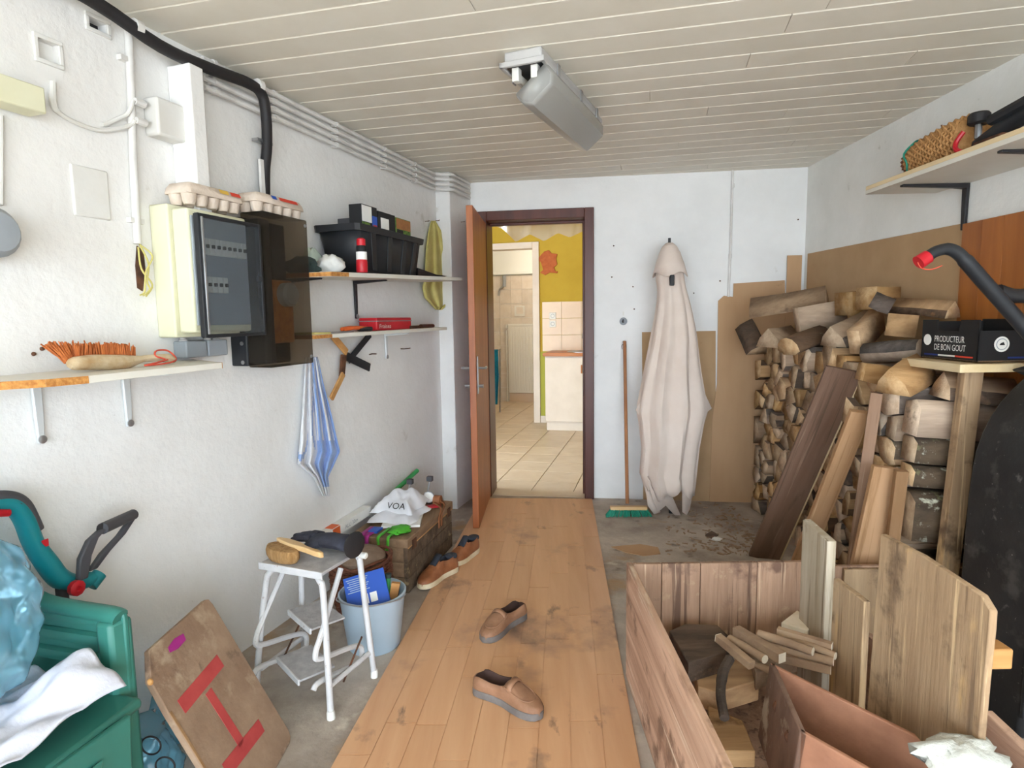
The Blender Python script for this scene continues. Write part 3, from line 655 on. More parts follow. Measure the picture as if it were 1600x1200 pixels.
# ---------------------------------------------------------------- lower left shelf with brush
def bracket(u,off0,z,dn,mat,name,label,grp,th=.024,w=.2):
    t=thing(name,label,'bracket',LW(u,0,z),grp)
    M().loft([[LW(u+a*th/2*k,.004+.012*b,zz) for a,b in((-1,0),(1,0),(1,1),(-1,1))] for zz,k in((z,1.15),(z-dn*.6,1),(z-dn,.7))]).build('upright',mat,t,bev=.003)
    M().loft([[LW(u+a*th/2*k,oo,z-(.014*kk if b else 0)) for a,b in((-1,0),(1,0),(1,1),(-1,1))] for oo,k,kk in((.004,1.15,1.3),(.05,1.1,1.1),(w,.8,.5))]).build('arm',mat,t,bev=.002)
    M().lathe(LW(u,.016,z-dn+.012),NL,[(.012,0),(.012,.003),(.006,.005)],12).build('screw','steel',t)
    return t
s1=thing('wall_shelf','white chipboard shelf with a clipped corner, on the left below the fuse box','shelf',LW(-.55,.13,1.205))
e0,e1=-.165,-1.5
pl=[LW(-.168,0,1.205),LW(-.29,.255,1.205),LW(-.765,.27,1.205),LW(-.86,.25,1.205),LW(-.98,.16,1.205),LW(-1.3,.16,1.205),LW(-1.3,0,1.205)]
M().prism(pl,Z*.02).build('board','white_melamine',s1,bev=.001)
for a,b in((2,3),(3,4),(4,5),(0,1)):
    p,q=pl[a],pl[b]; d=(q-p).normalized(); n=V((d.y,-d.x,0)); n=n if n.dot(NL-UL*.6 if a>1 else UL)>0 else -n
    M().prism([p+n*.0006,q+n*.0006,q+n*.0006+Z*.02,p+n*.0006+Z*.02],n*.0008).build('raw_edge','chipboard',s1,smooth=False)
bracket(LU(72,690)[0]-.02,0,1.203,.18,'bracket_white','shelf_bracket','white metal bracket left of the other one under the brush shelf','brackets under the brush shelf')
bracket(LU(198,660)[0],0,1.203,.18,'bracket_white','shelf_bracket','white metal bracket nearer the sockets under the brush shelf','brackets under the brush shelf')
# hand brush with orange bristles, lying on its side
hb=thing('hand_brush','old wooden hand brush with orange bristles lying on the left shelf','brush',LW(-.7,.12,1.225))
bo=.13
def bq(px,py,o=bo): return L(px,py,o)
body=[(108,570,.012),(118,568,.022),(150,566,.026),(190,566,.026),(205,564,.02),(222,561,.012),(245,559,.013),(262,560,.017),(272,563,.01)]
M().tube(spl([bq(x,y) for x,y,_ in body],4),[pw([(i/8,body[i][2]) for i in range(9)],k/32) for k in range(33)],10,flat=.9).build('handle','old_brush_wood',hb)
mm=M(); rr=random.Random(4)
for i in range(420):
    t=rr.random(); x=lerp(95,205,t); a=bq(x+6,568-3*rr.random(),bo-.01-.012*rr.random()); 
    d=(Z*(.045+.012*rr.random())+NL*(-.05*rr.random()+.012)+UL*rr.uniform(-.012,.006)-UL*(.03 if x<112 else 0)); mm.tube([a,a+d*.5,a+d+Z*rr.uniform(-.006,.006)],[.0032,.003,.0018],4)
mm.build('bristles','bristle_orange',hb)['kind']='stuff'
lp=[bq(262,562,bo+.012),bq(240,568,bo+.03),bq(226,571,bo+.035),bq(245,571,bo+.04),bq(268,566,bo+.03),bq(275,560,bo),bq(262,548,bo-.02),bq(245,548,bo-.01),bq(243,556,bo+.01),bq(258,561,bo+.018)]
for p in lp: p.z=max(p.z,1.231)
M().tube(spl(lp,6),.0028,6).build('hanging_cord','red_cord',hb)
# nail holes and small rust hooks in the left wall
for i,(x,y) in enumerate([(52,553),(65,545),(195,540),(690,600)][:3]):
    mm=M(); p=L(x,y,0); mm.lathe(p,NL,[(.006,0),(.005,.006),(.002,.008)],8); mm.build('wall_plug','rust',wl)
# ---------------------------------------------------------------- the two shelves beside the meter box
us0,z20=LU(487,436,.26); ue0,z21=LU(713,440,.26)
s2=thing('wall_shelf','upper white shelf on black brackets holding the black tub','shelf',LW(1,.13,1.56))
def tilt_board(u0,z0,u1,z1,w,th): 
    return M().add([LW(u,o,z+dz) for u,z in((u0,z0),(u1,z1)) for o in(0,w) for dz in(0,th)],[(0,1,3,2),(4,6,7,5),(0,4,5,1),(2,3,7,6),(0,2,6,4),(1,5,7,3)])
S2A=(.292,1.545); S2B=(1.70,1.600)
def s2z(u): return lerp(S2A[1],S2B[1],(u-S2A[0])/(S2B[0]-S2A[0]))
tilt_board(S2A[0],S2A[1],S2B[0],S2B[1],.30,.02).build('board','white_melamine',s2,bev=.001)
tilt_board(.2905,s2z(.29)+.001,.42,s2z(.42)+.001,.3012,.018).build('raw_edge','chipboard',s2)
for u,px in((.36,508),(.92,609)):
    bracket(u,0,s2z(u)-.001,.2,'black_metal','shelf_bracket','black metal bracket nearest the meter box under the tub shelf' if u<.5 else 'black metal bracket under the middle of the tub shelf','brackets under the tub shelf',th=.022,w=.2)
s3=thing('wall_shelf','lower narrow white shelf with flat tools below the tub shelf','shelf',LW(1,.1,1.28))
S3A=(.292,1.282); S3B=(1.66,1.29)
def s3z(u): return lerp(S3A[1],S3B[1],(u-S3A[0])/(S3B[0]-S3A[0]))
tilt_board(*S3A,*S3B,.2,.018).build('board','white_melamine',s3,bev=.001)
tilt_board(.2905,s3z(.2)+.001,.42,s3z(.42)+.001,.2012,.016).build('raw_edge','chipboard',s3)
bracket(LU(601,540)[0],0,1.283,.15,'bracket_white','shelf_bracket','slim white bracket under the lower tool shelf',None,th=.02,w=.16)
# black tub
tb=thing('storage_tub','black ribbed plastic storage tub on the upper shelf','tub',LW(.92,.15,s2z(.9)+.02))
def tub_ring(k,z,sk=0): return [LW(.90+a*.315*k,.145+b*.115*k,z) for a,b in((-1,-.85),(-.95,-1),(.95,-1),(1,-.85),(1,.85),(.95,1),(-.95,1),(-1,.85))]
zb=s2z(.9)+.022
zt=zb+.215
M().loft([tub_ring(.86,zb),tub_ring(1.0,zt)],caps=False).build('body','black_plastic',tb,thick=.004); M().loft([tub_ring(.86,zb),tub_ring(.86,zb+.004)]).build('bottom','black_plastic',tb)
rim=M().loft([tub_ring(1.0,zt-.03),tub_ring(1.07,zt-.03),tub_ring(1.09,zt),tub_ring(.98,zt+.004)],caps=False).build('rim','black_plastic',tb)
for u in(.70,.86,1.02,1.14):
    a=LW(.9+(u-.9)*.86,.145+.115*.86+.002,zb+.01); b=LW(u,.145+.115+.002,zt-.03); d=(b-a); rbox((a+b)/2,(.04,.008,d.length),(UL,d.cross(UL),d),'rib','black_plastic',tb,bev=.002)
# seed and bulb packets standing in the tub
def packet(u0,u1,z0,z1,off,mat,label,prints,cat='packet'):
    z0=zb+.006; t=thing('printed_box',label,cat,LW((u0+u1)/2,off,z0),'printed boxes in the black tub')
    rbox(LW((u0+u1)/2,off,(z0+z1)/2),(u1-u0-.004,.07,z1-z0),lax,'carton',mat,t,bev=.002); z0=zp
    for a,b,c,d,mt in prints: 
        rbox(LW(lerp(u0,u1,(a+b)/2),off+.0355,lerp(z0,z1,(c+d)/2)),((u1-u0)*(b-a),.0015,(z1-z0)*(d-c)),lax,'printed_panel',mt,t,bev=0)
zp=zt-.055
packet(.655,.80,zp,zt+.105,.195,'black_print','black printed box with a white paper label at the left of the tub',[(.03,.62,.5,.97,'white_print'),(.03,.5,.36,.48,'green_print'),(.66,.97,.38,.72,'blue_print'),(.68,.94,.36,.46,'red_print')])
packet(.805,.98,zp,zt+.095,.195,'black_print','black box with a small white square label in the middle of the tub',[(.15,.6,.42,.8,'white_print')])
packet(.985,1.15,zp,zt+.09,.195,'green_print','green and brown picture box at the right end of the tub',[(.03,.97,.6,.97,'brown_print'),(.05,.45,.36,.58,'black_print')])
packet(.70,1.05,zp,zt+.05,.10,'dark_grey','plain dark box behind the printed ones in the tub',[])
# spray can with red bands
sp=thing('spray_bottle','slim black and red bottle standing in front of the tub','bottle',LW(.62,.255,s2z(.6)+.02))
q=LW(LU(568,400,.285)[0]-.02,.287,s2z(.62)+.0195)
M().lathe(q,Z,[(.024,0),(.026,.005),(.026,.05),(.024,.058)],16).build('red_base','red_plastic',sp); M().lathe(q+Z*.058,Z,[(.0245,0),(.0245,.035)],16).build('white_band','white_print',sp); M().lathe(q+Z*.093,Z,[(.0245,0),(.024,.02),(.018,.03)],16).build('shoulder','black_print',sp); M().lathe(q+Z*.122,Z,[(.02,0),(.02,.028),(.012,.034)],16).build('cap','red_plastic',sp)
# crumpled rags on the shelf
def rag(cx,cy,cz,dx,dy,dz,name,mat,label,cat,seed,ax=None,parent=None,n=20):
    rr=random.Random(seed); ax=ax or lax; ph=[rr.uniform(0,6.28) for _ in range(8)]
    mm=M(); c=V((cx,cy,cz)); rings=[]
    for j in range(1,n//2+1):
        t=math.pi*j/(n//2+1); ring=[]
        for i in range(n):
            a=2*math.pi*i/n; w=1+.16*math.sin(3*a+ph[0]+4*t)+.12*math.sin(5*a+ph[1]-3*t)+.08*math.sin(9*a+ph[2]+7*t)+.05*math.sin(13*a+ph[4]-11*t)
            hz=-math.cos(t)*(1+.12*math.sin(4*a+ph[3])); hz=max(hz,-.62+.02*math.sin(6*a))
            ring.append(c+ax[0]*dx*math.sin(t)*math.cos(a)*w+ax[1]*dy*math.sin(t)*math.sin(a)*w+Z*dz*hz)
        rings.append(ring)
    mm.loft(rings); zlo=min(p.z for p in mm.v)
    for p in mm.v: p.z+=cz-zlo
    o=mm.build(name,mat,parent,angle=70); 
    if label: tag(o,label,cat)
    return o
rag(*LW(.365,.10,s2z(.33)+.021),.045,.08,.045,'dark_cloth','cloth_dark','dark green rag beside the meter box on the upper shelf','rag',2)
rag(*LW(.475,.17,s2z(.5)+.021),.055,.06,.05,'white_cloth','cloth_white','crumpled white rag on the upper shelf','rag',5)
rag(*LW(.50,.055,s2z(.6)+.021),.05,.04,.07,'mint_cloth','cloth_mint','pale mint rag against the black tub','rag',9)
# dark metal tool at the right end of the shelf
dt=thing('trowel_tool','dark metal tool with a wedge blade at the right end of the upper shelf','tool',LW(1.5,.15,s2z(1.5)+.02))
zz=s2z(1.45)+.021
M().prism([LW(1.28,.20,zz),LW(1.55,.21,zz),LW(1.73,.18,zz+.025),LW(1.55,.19,zz+.022),LW(1.3,.19,zz+.045)],-NL*.05).build('blade','black_metal',dt); M().tube([LW(1.35,.12,zz+.015),LW(1.62,.11,zz+.02)],.012,8).build('handle','rust',dt)
# yellow cloth on a nail
o=cloth([(345,674,680),(362,669,690),(400,665,700),(432,664,706),(450,660,702),(466,664,703),(478,676,698),(484,681,690)],lambda x,y,o_: L(x,y,o_*.5+.02),.02,2.5,'yellow_cloth','cloth_yellow',thick=.004); tag(o,'yellow cloth hanging on a nail behind the end of the shelf','cloth')
def nail(p,d,name,label,r=.0025,l=.03):
    t=thing(name,label,'nail',p); M().tube([p,p+d*l,p+d*l+Z*.006],r,6).build('shank','rust',t); return t
nail(L(664,346),NL,'wall_nail','nail above the yellow cloth on the left wall'); nail(L(680,345,0)+NL*.001,NL,'wall_nail','nail the yellow cloth hangs from'); nail(L(720,347,.11),NL,'wall_nail','nail on the corner pier beside the door')
o=M().tube(spl([L(577,554,0),L(581,553,.02),L(588,553,.03)],3),.003,6).build('wall_nail','rust'); tag(o,'left one of two rusty pegs under the tool shelf','nail')
o=M().tube(spl([L(626,545,0),L(632,545,.02),L(641,544,.03)],3),.003,6).build('wall_nail','rust'); tag(o,'right one of two rusty pegs under the tool shelf','nail')
# things on the lower shelf
def slab(name,label,cat,pts,h,mat,z):
    o=M().prism([LW(u,f,z) for u,f in pts],Z*h).build(name,mat,bev=min(.003,h*.3)); return tag(o,label,cat)
t3=s3z(.8)+.0185
slab('yellow_folder','thin yellow sheet beside the meter box on the tool shelf','sheet',[(.31,.05),(.43,.04),(.43,.19),(.31,.19)],.008,'cloth_yellow',s3z(.3)+.0185)
sh=thing('garden_shears','garden shears with orange grips on the tool shelf','shears',LW(.65,.12,t3)); M().prism([LW(.42,.13,t3),LW(.64,.15,t3),LW(.64,.17,t3),LW(.45,.16,t3)],Z*.006).build('blade','steel',sh)
for a in(0,1): M().tube(spl([LW(.60,.15-.02*a,t3+.014),LW(.68,.16-.03*a,t3+.02),LW(.78,.16-.05*a,t3+.014)],4),[.010]*9,8).build('grip','orange_plastic',sh)
M().tube([LW(.70,.16,t3+.012),LW(.80,.17,t3+.012)],.011,8).build('lower_grip','black_plastic',sh)
rt_=thing('red_tin','flat red printed tin on the tool shelf','tin',LW(1.03,.1,t3))
c0,c1=LU(577,500,.1)[0],LU(632,500,.1)[0]
rbox(LW((c0+c1)/2,.09,t3+.034),(c1-c0,.11,.068),lax,'tin_body','red_plastic',rt_,bev=.006); rbox(LW((c0+c1)/2,.09,t3+.05),(c1-c0+.004,.114,.006),lax,'lid_edge','steel',rt_,bev=.002); text('lettering','Fraises',.03,LW(c0+.02,.1465,t3+.013),UL,Z,'white_print',rt_,sx=1.5)
sw=thing('pruning_saw','dark bladed saw with wooden grip lying at the right of the tool shelf','saw',LW(1.35,.1,t3)); M().prism([LW(1.26,.15,t3),LW(1.45,.14,t3),LW(1.45,.12,t3),LW(1.26,.11,t3)],Z*.02).build('blade','rust',sw); M().tube([LW(1.43,.13,t3+.014),LW(1.6,.13,t3+.014)],.013,8).build('handle','frame_wood',sw)
# ---------------------------------------------------------------- wooden stretcher hanging under the shelf
hx=thing('crossed_strap','folding wooden bar with dark crossed straps hanging under the tool shelf','strap',L(545,560,.03))
def strip(pts,w,th,name,mat,parent,off=.02):
    P=[L(x,y,off+.012) for x,y in pts]; 
    for i,(a,b) in enumerate(zip(P,P[1:])):
        d=(b-a); s=NL.cross(d).normalized(); rbox((a+b)/2,(d.length+.01,w,th),(d,s,NL),name,mat,parent,bev=.003)
strip([(578,523),(545,563)],.036,.008,'dark_strap','black_plastic',hx,.022); strip([(540,556),(577,574)],.045,.009,'dark_strap','black_plastic',hx,.03)
strip([(520,525),(541,550)],.036,.012,'wooden_bar','raw_wood',hx,.035); strip([(536,585),(518,622)],.03,.012,'wooden_bar','raw_wood',hx,.07); strip([(537,556),(534,588)],.04,.012,'joint_plate','rust',hx,.03)
M().lathe(L(541,557,.03),NL,[(.022,0),(.022,.012),(.01,.016)],12).build('rivet','steel',hx); M().tube([L(536,556,.012),L(536,556,.055)],.005,6).build('hook','rust',hx)
# ---------------------------------------------------------------- blue and white towel
def tmat(i,j):
    if j>.93: return 0
    if i<.42:
        d=math.hypot((i-.22)*2.2,(j-.55)*2.0); 
        e=math.hypot((i-.02)*2.0,(j-.60)*2.2)
        if .32<math.hypot((i-.50)*2.0,(j-.48)*1.7)<.40 and i<.40: return 1
        if .24<math.hypot((i-.06)*2.2,(j-.55)*1.6)<.31 and j>.55: return 1
        return 0
    return 1 if (math.sin(i*60)>-.45 or j>.6) and not(.42<i<.46) else 0
o=cloth([(558,478,496),(600,475,505),(650,472,518),(690,469,527),(705,467,531),(725,465,522),(745,490,512),(775,505,515)],lambda x,y,o_: L(x,y,o_),.018,4,'striped_towel',['towel_white','towel_blue'],nu=46,nv=60,thick=.006,off=.015,matfn=tmat); tag(o,'blue and white bath towel hanging below the meter box','towel')
# ================================================================ CEILING LAMP
def ceiling_lamp():
    a=FL(788,72,CEIL-.035); b=FL(848,68,CEIL-.035); 
    ax=V((.36,.94,0)).normalized(); nb_=FL(816,76,CEIL)
    e=FL(912,176,CEIL); d=(e-nb_); ax=V((d.x,d.y,0)).normalized(); sx=V((ax.y,-ax.x,0)); Ln=.78
    t=thing('ceiling_lamp','twin tube ceiling lamp with its clear cover hanging open','lamp',nb_+ax*Ln/2-Z*.09)
    A=(sx,ax,Z); c=nb_+ax*Ln/2
    rbox(c-Z*.022,(.15,Ln,.044),A,'housing','lamp_grey',t,bev=.008)
    mm=M(); 
    for s in(-1,1): mm.box(c+sx*s*.082-Z*.05,(.016,Ln+.03,.02),A); mm.box(c+ax*s*(Ln/2+.007)-Z*.05,(.18,.016,.02),A)
    mm.build('rim_frame','lamp_grey',t,bev=.003)
    rbox(c-Z*.049,(.14,Ln-.02,.012),A,'reflector_plate','black_plastic',t,bev=.002)
    for s in(-1,1):
        M().tube([c+sx*s*.038-ax*(Ln/2-.05)-Z*.078,c+sx*s*.038+ax*(Ln/2-.05)-Z*.078],.013,10).build('tube','lamp_tube',t)
        for e2 in(-1,1): rbox(c+sx*s*.038+ax*e2*(Ln/2-.035)-Z*.075,(.028,.035,.055),A,'tube_holder','white_plastic',t,bev=.004)
    # clear cover, unclipped on its left side and hanging from the right side
    hinge=c+sx*.085-Z*.055; an=R(38); cx=(-sx*math.cos(an)-Z*math.sin(an)); cz=(sx*math.sin(an)-Z*math.cos(an))
    prof=[(0,0),(.004,.045),(.03,.075),(.13,.075),(.156,.045),(.16,0)]
    rings=[]
    for y,k in((-Ln/2+.02,.9),(-Ln/2+.045,1),(Ln/2-.045,1),(Ln/2-.02,.9)):
        rings.append([hinge+ax*y+cx*(.08+(u-.08)*k)+cz*v*k for u,v in prof])
    cm=M().loft(rings,caps=False,closed=False); n=len(prof); k=len(rings)
    cm.add(rings[0],[tuple(range(n))]); cm.add(rings[-1],[tuple(range(n))])
    cm.build('clear_cover','lamp_cover',t,thick=.003)
    for s in(-1,1):
        for q in(-.25,.05,.3): rbox(c+sx*s*.094+ax*q-Z*.045,(.006,.03,.045),A,'clip','steel',t,bev=.001)
ceiling_lamp()
# ================================================================ BY THE DOOR: CHEST AND WHAT LIES ON IT
c1=V((-.53,2.905,0)); c2=V((-.372,3.53,0)); ed=(c2-c1).normalized(); en=V((-ed.y,ed.x,0)); CL=(c2-c1).length; CW=.31; CH=.28
cax=(ed,en,Z)
def C(a,b,z): return c1+ed*a+en*b+Z*z
ch=thing('wooden_chest','weathered wooden chest with a flat lid against the left wall','chest',C(CL/2,CW/2,0))
for i in range(3): 
    z0=i*.078; rbox(C(CL/2,.011,z0+.039),(CL,.022,.075),cax,'side_plank','chest_weathered',ch,bev=.003); rbox(C(CL/2,CW-.011,z0+.039),(CL,.022,.075),cax,'side_plank','chest_weathered',ch,bev=.003)
    rbox(C(.011,CW/2,z0+.039),(.022,CW-.046,.075),cax,'end_plank','old_chest',ch,bev=.003); rbox(C(CL-.011,CW/2,z0+.039),(.022,CW-.046,.075),cax,'end_plank','old_chest',ch,bev=.003)
rbox(C(CL/2,CW/2,.257),(CL+.012,CW+.012,.045),cax,'lid','old_chest',ch,bev=.004)
rbox(C(CL/2,-.004,.233),(CL,.004,.006),cax,'lid_strip','raw_wood',ch,bev=.001)
for a in(.07,CL-.07): rbox(C(a,-.008,.235),(.05,.004,.05),cax,'hinge_plate','rust',ch,bev=.001)
T0=CH
# folded white plastic sack with lettering
sk_=thing('plastic_sack','folded white plastic sack with black lettering on the chest','sack',C(.33,.19,T0))
def heap(cx,cy,z,dx,dy,h,mat,name,parent,seed,ax_,n=24,pw_=3):
    rr=random.Random(seed); ph=[rr.uniform(0,6.3) for _ in range(8)]; mm=M()
    c=V((cx,cy,0))
    def fn(i,j):
        a,b=2*i-1,2*j-1; e=max(0,1-max(abs(a),abs(b))**pw_); w=.10*math.sin(5*a+ph[0]+2*b)+.08*math.sin(8*b+ph[1]-3*a)+.05*math.sin(14*a+ph[2])*math.cos(9*b)
        return c+ax_[0]*(a*dx*(1+.07*math.sin(4*b+ph[3])))+ax_[1]*(b*dy*(1+.07*math.sin(5*a+ph[4])))+Z*(z+max(.003,h*e*(1+w*1.2)))
    mm.grid(n,n,fn); k=len(mm.v)
    # closed underside
    bottom=[p.copy() for p in mm.v]
    for p in bottom: p.z=z+.0005
    o=len(mm.v); mm.v+=bottom; N1=n+1
    for j in range(n):
        for i in range(n): a=j*N1+i+o; mm.f.append([a,a+N1,a+N1+1,a+1]); mm.mi.append(0)
    border=[i for i in range(n)]+[j*N1+n for j in range(n)]+[n*N1+i for i in range(n,0,-1)]+[j*N1 for j in range(n,0,-1)]
    for a,b in zip(border,border[1:]+border[:1]): mm.f.append([a,b,b+o,a+o]); mm.mi.append(0)
    return mm.build(name,mat,parent,angle=60)
p=C(.30,.175,0)
heap(p.x,p.y,T0+.014,.145,.125,.045,'bag_white','lower_fold',sk_,3,cax); heap(*C(.36,.19,0).xy,T0+.045,.135,.115,.085,'bag_white','upper_fold',sk_,8,cax)
text('lettering','VOA',.05,C(.215,.21,T0+.075),-en,Z*.75+ed*.6,'black_print',sk_,sx=1.0,depth=.004)
# magazine under the sack
o=rbox(C(.27,.14,T0+.007),(.26,.2,.012),(ed*.95+en*.3,en*.95-ed*.3,Z),'magazine','white_print',bev=.001); tag(o,'thin magazine under the white sack on the chest','magazine')
# magenta strap and green strap hanging over the near end
def loop_strap(px,py,w,drop,mat,label,wid):
    t=thing('fabric_strap',label,'strap',C(.0,px,T0-drop))
    a=px; P=[C(.12,a,T0+.006),C(.04,a,T0+.006),C(-.012,a,T0+.002),C(-.018,a-.003,T0-.03),C(-.02,a-.006,T0-drop*.8),C(-.021,a-w*.4,T0-drop),C(-.024,a-w*.8,T0-drop*.8),C(-.022,a-w,T0-.03),C(-.014,a-w,T0+.004),C(.03,a-w,T0+.008),C(.11,a-w-.01,T0+.007)]
    P=spl(P,4); mm=M(); rings=[]
    for i,q in enumerate(P):
        d=(P[min(i+1,len(P)-1)]-P[max(i-1,0)]).normalized(); s=(en*.9+ed*.35).normalized(); s=(s-d*s.dot(d)).normalized(); 
        rings.append([q-s*wid/2,q+s*wid/2])
    mm.loft(rings,caps=False,closed=False).build('band',mat,t,thick=.003)
loop_strap(.245,0,.035,.07,'magenta','magenta fabric strap looped over the near edge of the chest',.03)
loop_strap(.15,0,.055,.085,'green_strap','bright green strap looped over the near edge of the chest',.018)
rag(*C(.09,.075,T0+.002),.06,.05,.018,'green_pouch','green_strap','bright green cloth pouch beside the white sack on the chest','pouch',4,cax)
o=rbox(C(.07,.205,T0+.008),(.07,.05,.012),cax,'blue_packet','blue_print',bev=.002); tag(o,'small blue packet between the magenta and green straps','packet')
# long white carton with orange square label, sloping against the wall
fb=thing('foil_carton','long white carton with an orange square label leaning along the chest','carton',C(-.08,.34,.2))
a=YP(505,838,2.75); b=YP(592,783,3.28); 
a=C(-.22,.40,.30); b=C(.28,.36,.318); dd=(b-a).normalized(); ss=Z.cross(dd).normalized(); nn=dd.cross(ss)
FAX=(dd,ss,nn); fc=(a+b)/2
rbox(fc,((b-a).length,.05,.05),FAX,'carton_body','white_print',fb,bev=.002); rbox(fc-ss*.0256+dd*-.07,(.06,.001,.046),FAX,'orange_label','orange_plastic',fb,bev=0); rbox(fc+nn*.0256+dd*-.07,(.06,.046,.001),FAX,'orange_label','orange_plastic',fb,bev=0)
text('lettering','ALU 30m',.03,fc-ss*.026+dd*.0-nn*.012,dd,nn,'grey_plastic',fb,sx=1.0)
# green tube leaning in the corner, behind the chest
o=M().tube([C(.50,.385,.285),C(.85,.30,.40)],[.014,.014],10).build('green_tube','green_plastic'); tag(o,'green plastic tube resting at the back of the chest','tube')
# round white bobbin on the wall side
o=M().lathe(C(.56,.30,T0),Z,[(.03,0),(.03,.006),(.015,.012),(.015,.05),(.03,.056),(.03,.062)],16).build('white_spool','white_plastic'); tag(o,'white plastic spool standing behind the sack on the chest','spool')
# two bicycle lamps with clamps
def bike_lamp(a,b,h,label,big):
    t=thing('clamp_lamp',label,'lamp',C(a,b,T0)); M().tube(spl([C(a,b,T0+.004),C(a+.005,b,T0+h*.6),C(a+.02,b-.005,T0+h)],4),.006,8).build('stem','steel',t)
    rbox(C(a+.02,b-.005,T0+h+.012),(.03,.035,.03),cax,'clamp','dark_grey',t,bev=.004)
    if big:
        M().lathe(C(a-.04,b-.02,T0+.05),(-ed-en*.2),[(.018,-.05),(.028,-.02),(.034,0),(.034,.008)],16).build('shell','steel',t); M().lathe(C(a-.04,b-.02,T0+.05),(-ed-en*.2),[(.030,.008),(.022,.012),(.004,.013)],16).build('lens','white_plastic',t); M().box(C(a-.01,b-.01,T0+.025),(.04,.03,.048),cax).build('foot','rust',t)
bike_lamp(.50,.21,.13,'small clamp lamp on a bent stem behind the white sack',False); bike_lamp(.58,.12,.13,'round silver bicycle lamp with a bent stem on the chest',True)
# brown leather strap roll
ls=thing('leather_strap','rolled brown leather strap hanging over the corner of the chest','strap',C(.52,.03,T0))
M().lathe(C(.55,.05,T0+.03),en,[(.03,-.02),(.03,.02),(.02,.02),(.018,-.018)],16).build('roll','leather_tan',ls)
for aa,bb in((.50,.40),(.56,.44)):
    pts=spl([C(aa,.05,T0+.03),C(aa-.03,.0,T0+.012),C(bb,-.016,T0-.02),C(bb-.01,-.02,T0-.075)],4); rings=[]
    M().loft([[q-ed*.012,q+ed*.012] for q in pts],caps=False,closed=False).build('tail','leather_tan',ls,thick=.003)
o=rbox(C(.50,.07,T0+.007),(.11,.04,.012),(ed*.6-en,en*.6+ed,Z),'red_wallet','red_plastic',bev=.003); tag(o,'flat dark red case at the lamp end of the chest','case')
# ---------------------------------------------------------------- wicker basket with felt lid
bk0=FL(575,952); bc=V((-.715,2.725,0))
bs=thing('wicker_basket','round brown wicker basket with a felt cover beside the chest','basket',bc)
prof=[(.10,.0),(.118,.06),(.13,.12),(.137,.2),(.13,.25)]
M().lathe(bc,Z,[(r-.006,h) for r,h in prof],28).build('inner_wall','wicker',bs)
for k in range(17):
    h=.007+k*.0145; r=pw([(h_,r_) for r_,h_ in prof],h); n=56
    M().tube([bc+V(((r+.005*math.cos(math.pi*(j+k)))*math.cos(2*math.pi*j/n),(r+.005*math.cos(math.pi*(j+k)))*math.sin(2*math.pi*j/n),h)) for j in range(n)],.0065,5,closed=True).build('woven_row','wicker',bs)
for s,e in((0,.6),(.33,.9),(.66,1.3)):
    M().tube([bc+V(((.132+.012*math.sin(a*3+s*9))*math.cos(a),(.132+.012*math.sin(a*3+s*9))*math.sin(a),.255+.018*math.sin(a*2+s*5))) for a in [2*math.pi*i/40 for i in range(40)]],.007,6,closed=True).build('rim_cane','wicker',bs)
M().lathe(bc+Z*.24,Z,[(.118,0),(.115,.03),(.09,.055),(.05,.066),(.01,.07)],24).build('felt_cover','felt_brown',bs)
# ---------------------------------------------------------------- pale blue bucket
bq0=V((-.598,2.44,0)); 
bu=thing('plastic_bucket','pale blue plastic bucket standing beside the step stool','bucket',bq0)
M().lathe(bq0,Z,[(.105,0),(.108,.004),(.134,.215),(.139,.222),(.14,.232),(.133,.234),(.130,.222),(.104,.012),(.02,.01)],36,caps=True).build('bowl','bucket_blue',bu)
M().tube(spl([bq0+V((-.137,0,.215)),bq0+V((-.12,-.09,.232)),bq0+V((0,-.15,.236)),bq0+V((.12,-.09,.232)),bq0+V((.137,0,.215))],6),.003,6).build('handle_wire','steel',bu)
# contents
bxa=(V((.92,.25,.18)).normalized(),V((-.3,.8,.5)).normalized(),None)
a_=bxa[0]; n_=(V((0,-.75,.66))-a_*V((0,-.75,.66)).dot(a_)).normalized(); u_=n_.cross(a_); 
pc=bq0+V((-.02,-.01,.235))
bc_=thing('blue_box','bright blue printed card box sticking out of the bucket','box',pc-Z*.07)
rbox(pc,(.17,.15,.03),(a_,u_,n_),'card_box','blue_print',bc_,bev=.002)
for i in range(2): rbox(pc+a_*(-.012+.036*i)-u_*.035+n_*.0155,(.028,.04,.001),(a_,u_,n_),'white_mark','white_print',bc_,bev=0)
for i in range(7): rbox(pc+a_*(-.03)+u_*(.06-.009*i)+n_*.0155,(.09-.01*(i%3),.003,.0008),(a_,u_,n_),'text_line','bucket_blue',bc_,bev=0)
gb=thing('green_bottle','dark green bottle at the back of the bucket','bottle',bq0+V((.04,.05,.015))); M().lathe(bq0+V((.04,.055,.02)),V((.06,.05,1)),[(.022,0),(.024,.01),(.024,.17),(.010,.21),(.010,.245),(.012,.25)],14).build('glass','green_plastic',gb); M().lathe(bq0+V((.04,.055,.02))+V((.06,.05,1)).normalized()*.24,V((.06,.05,1)),[(.013,0),(.013,.018)],12).build('cap','cloth_dark',gb)
o=M().box(bq0+V((.075,.02,.155)),(.035,.018,.21),(V((.9,.2,-.2)),V((0,1,0)),V((.2,0,.95)))).build('wood_stick','raw_wood'); tag(o,'short flat piece of wood standing in the bucket','wood')
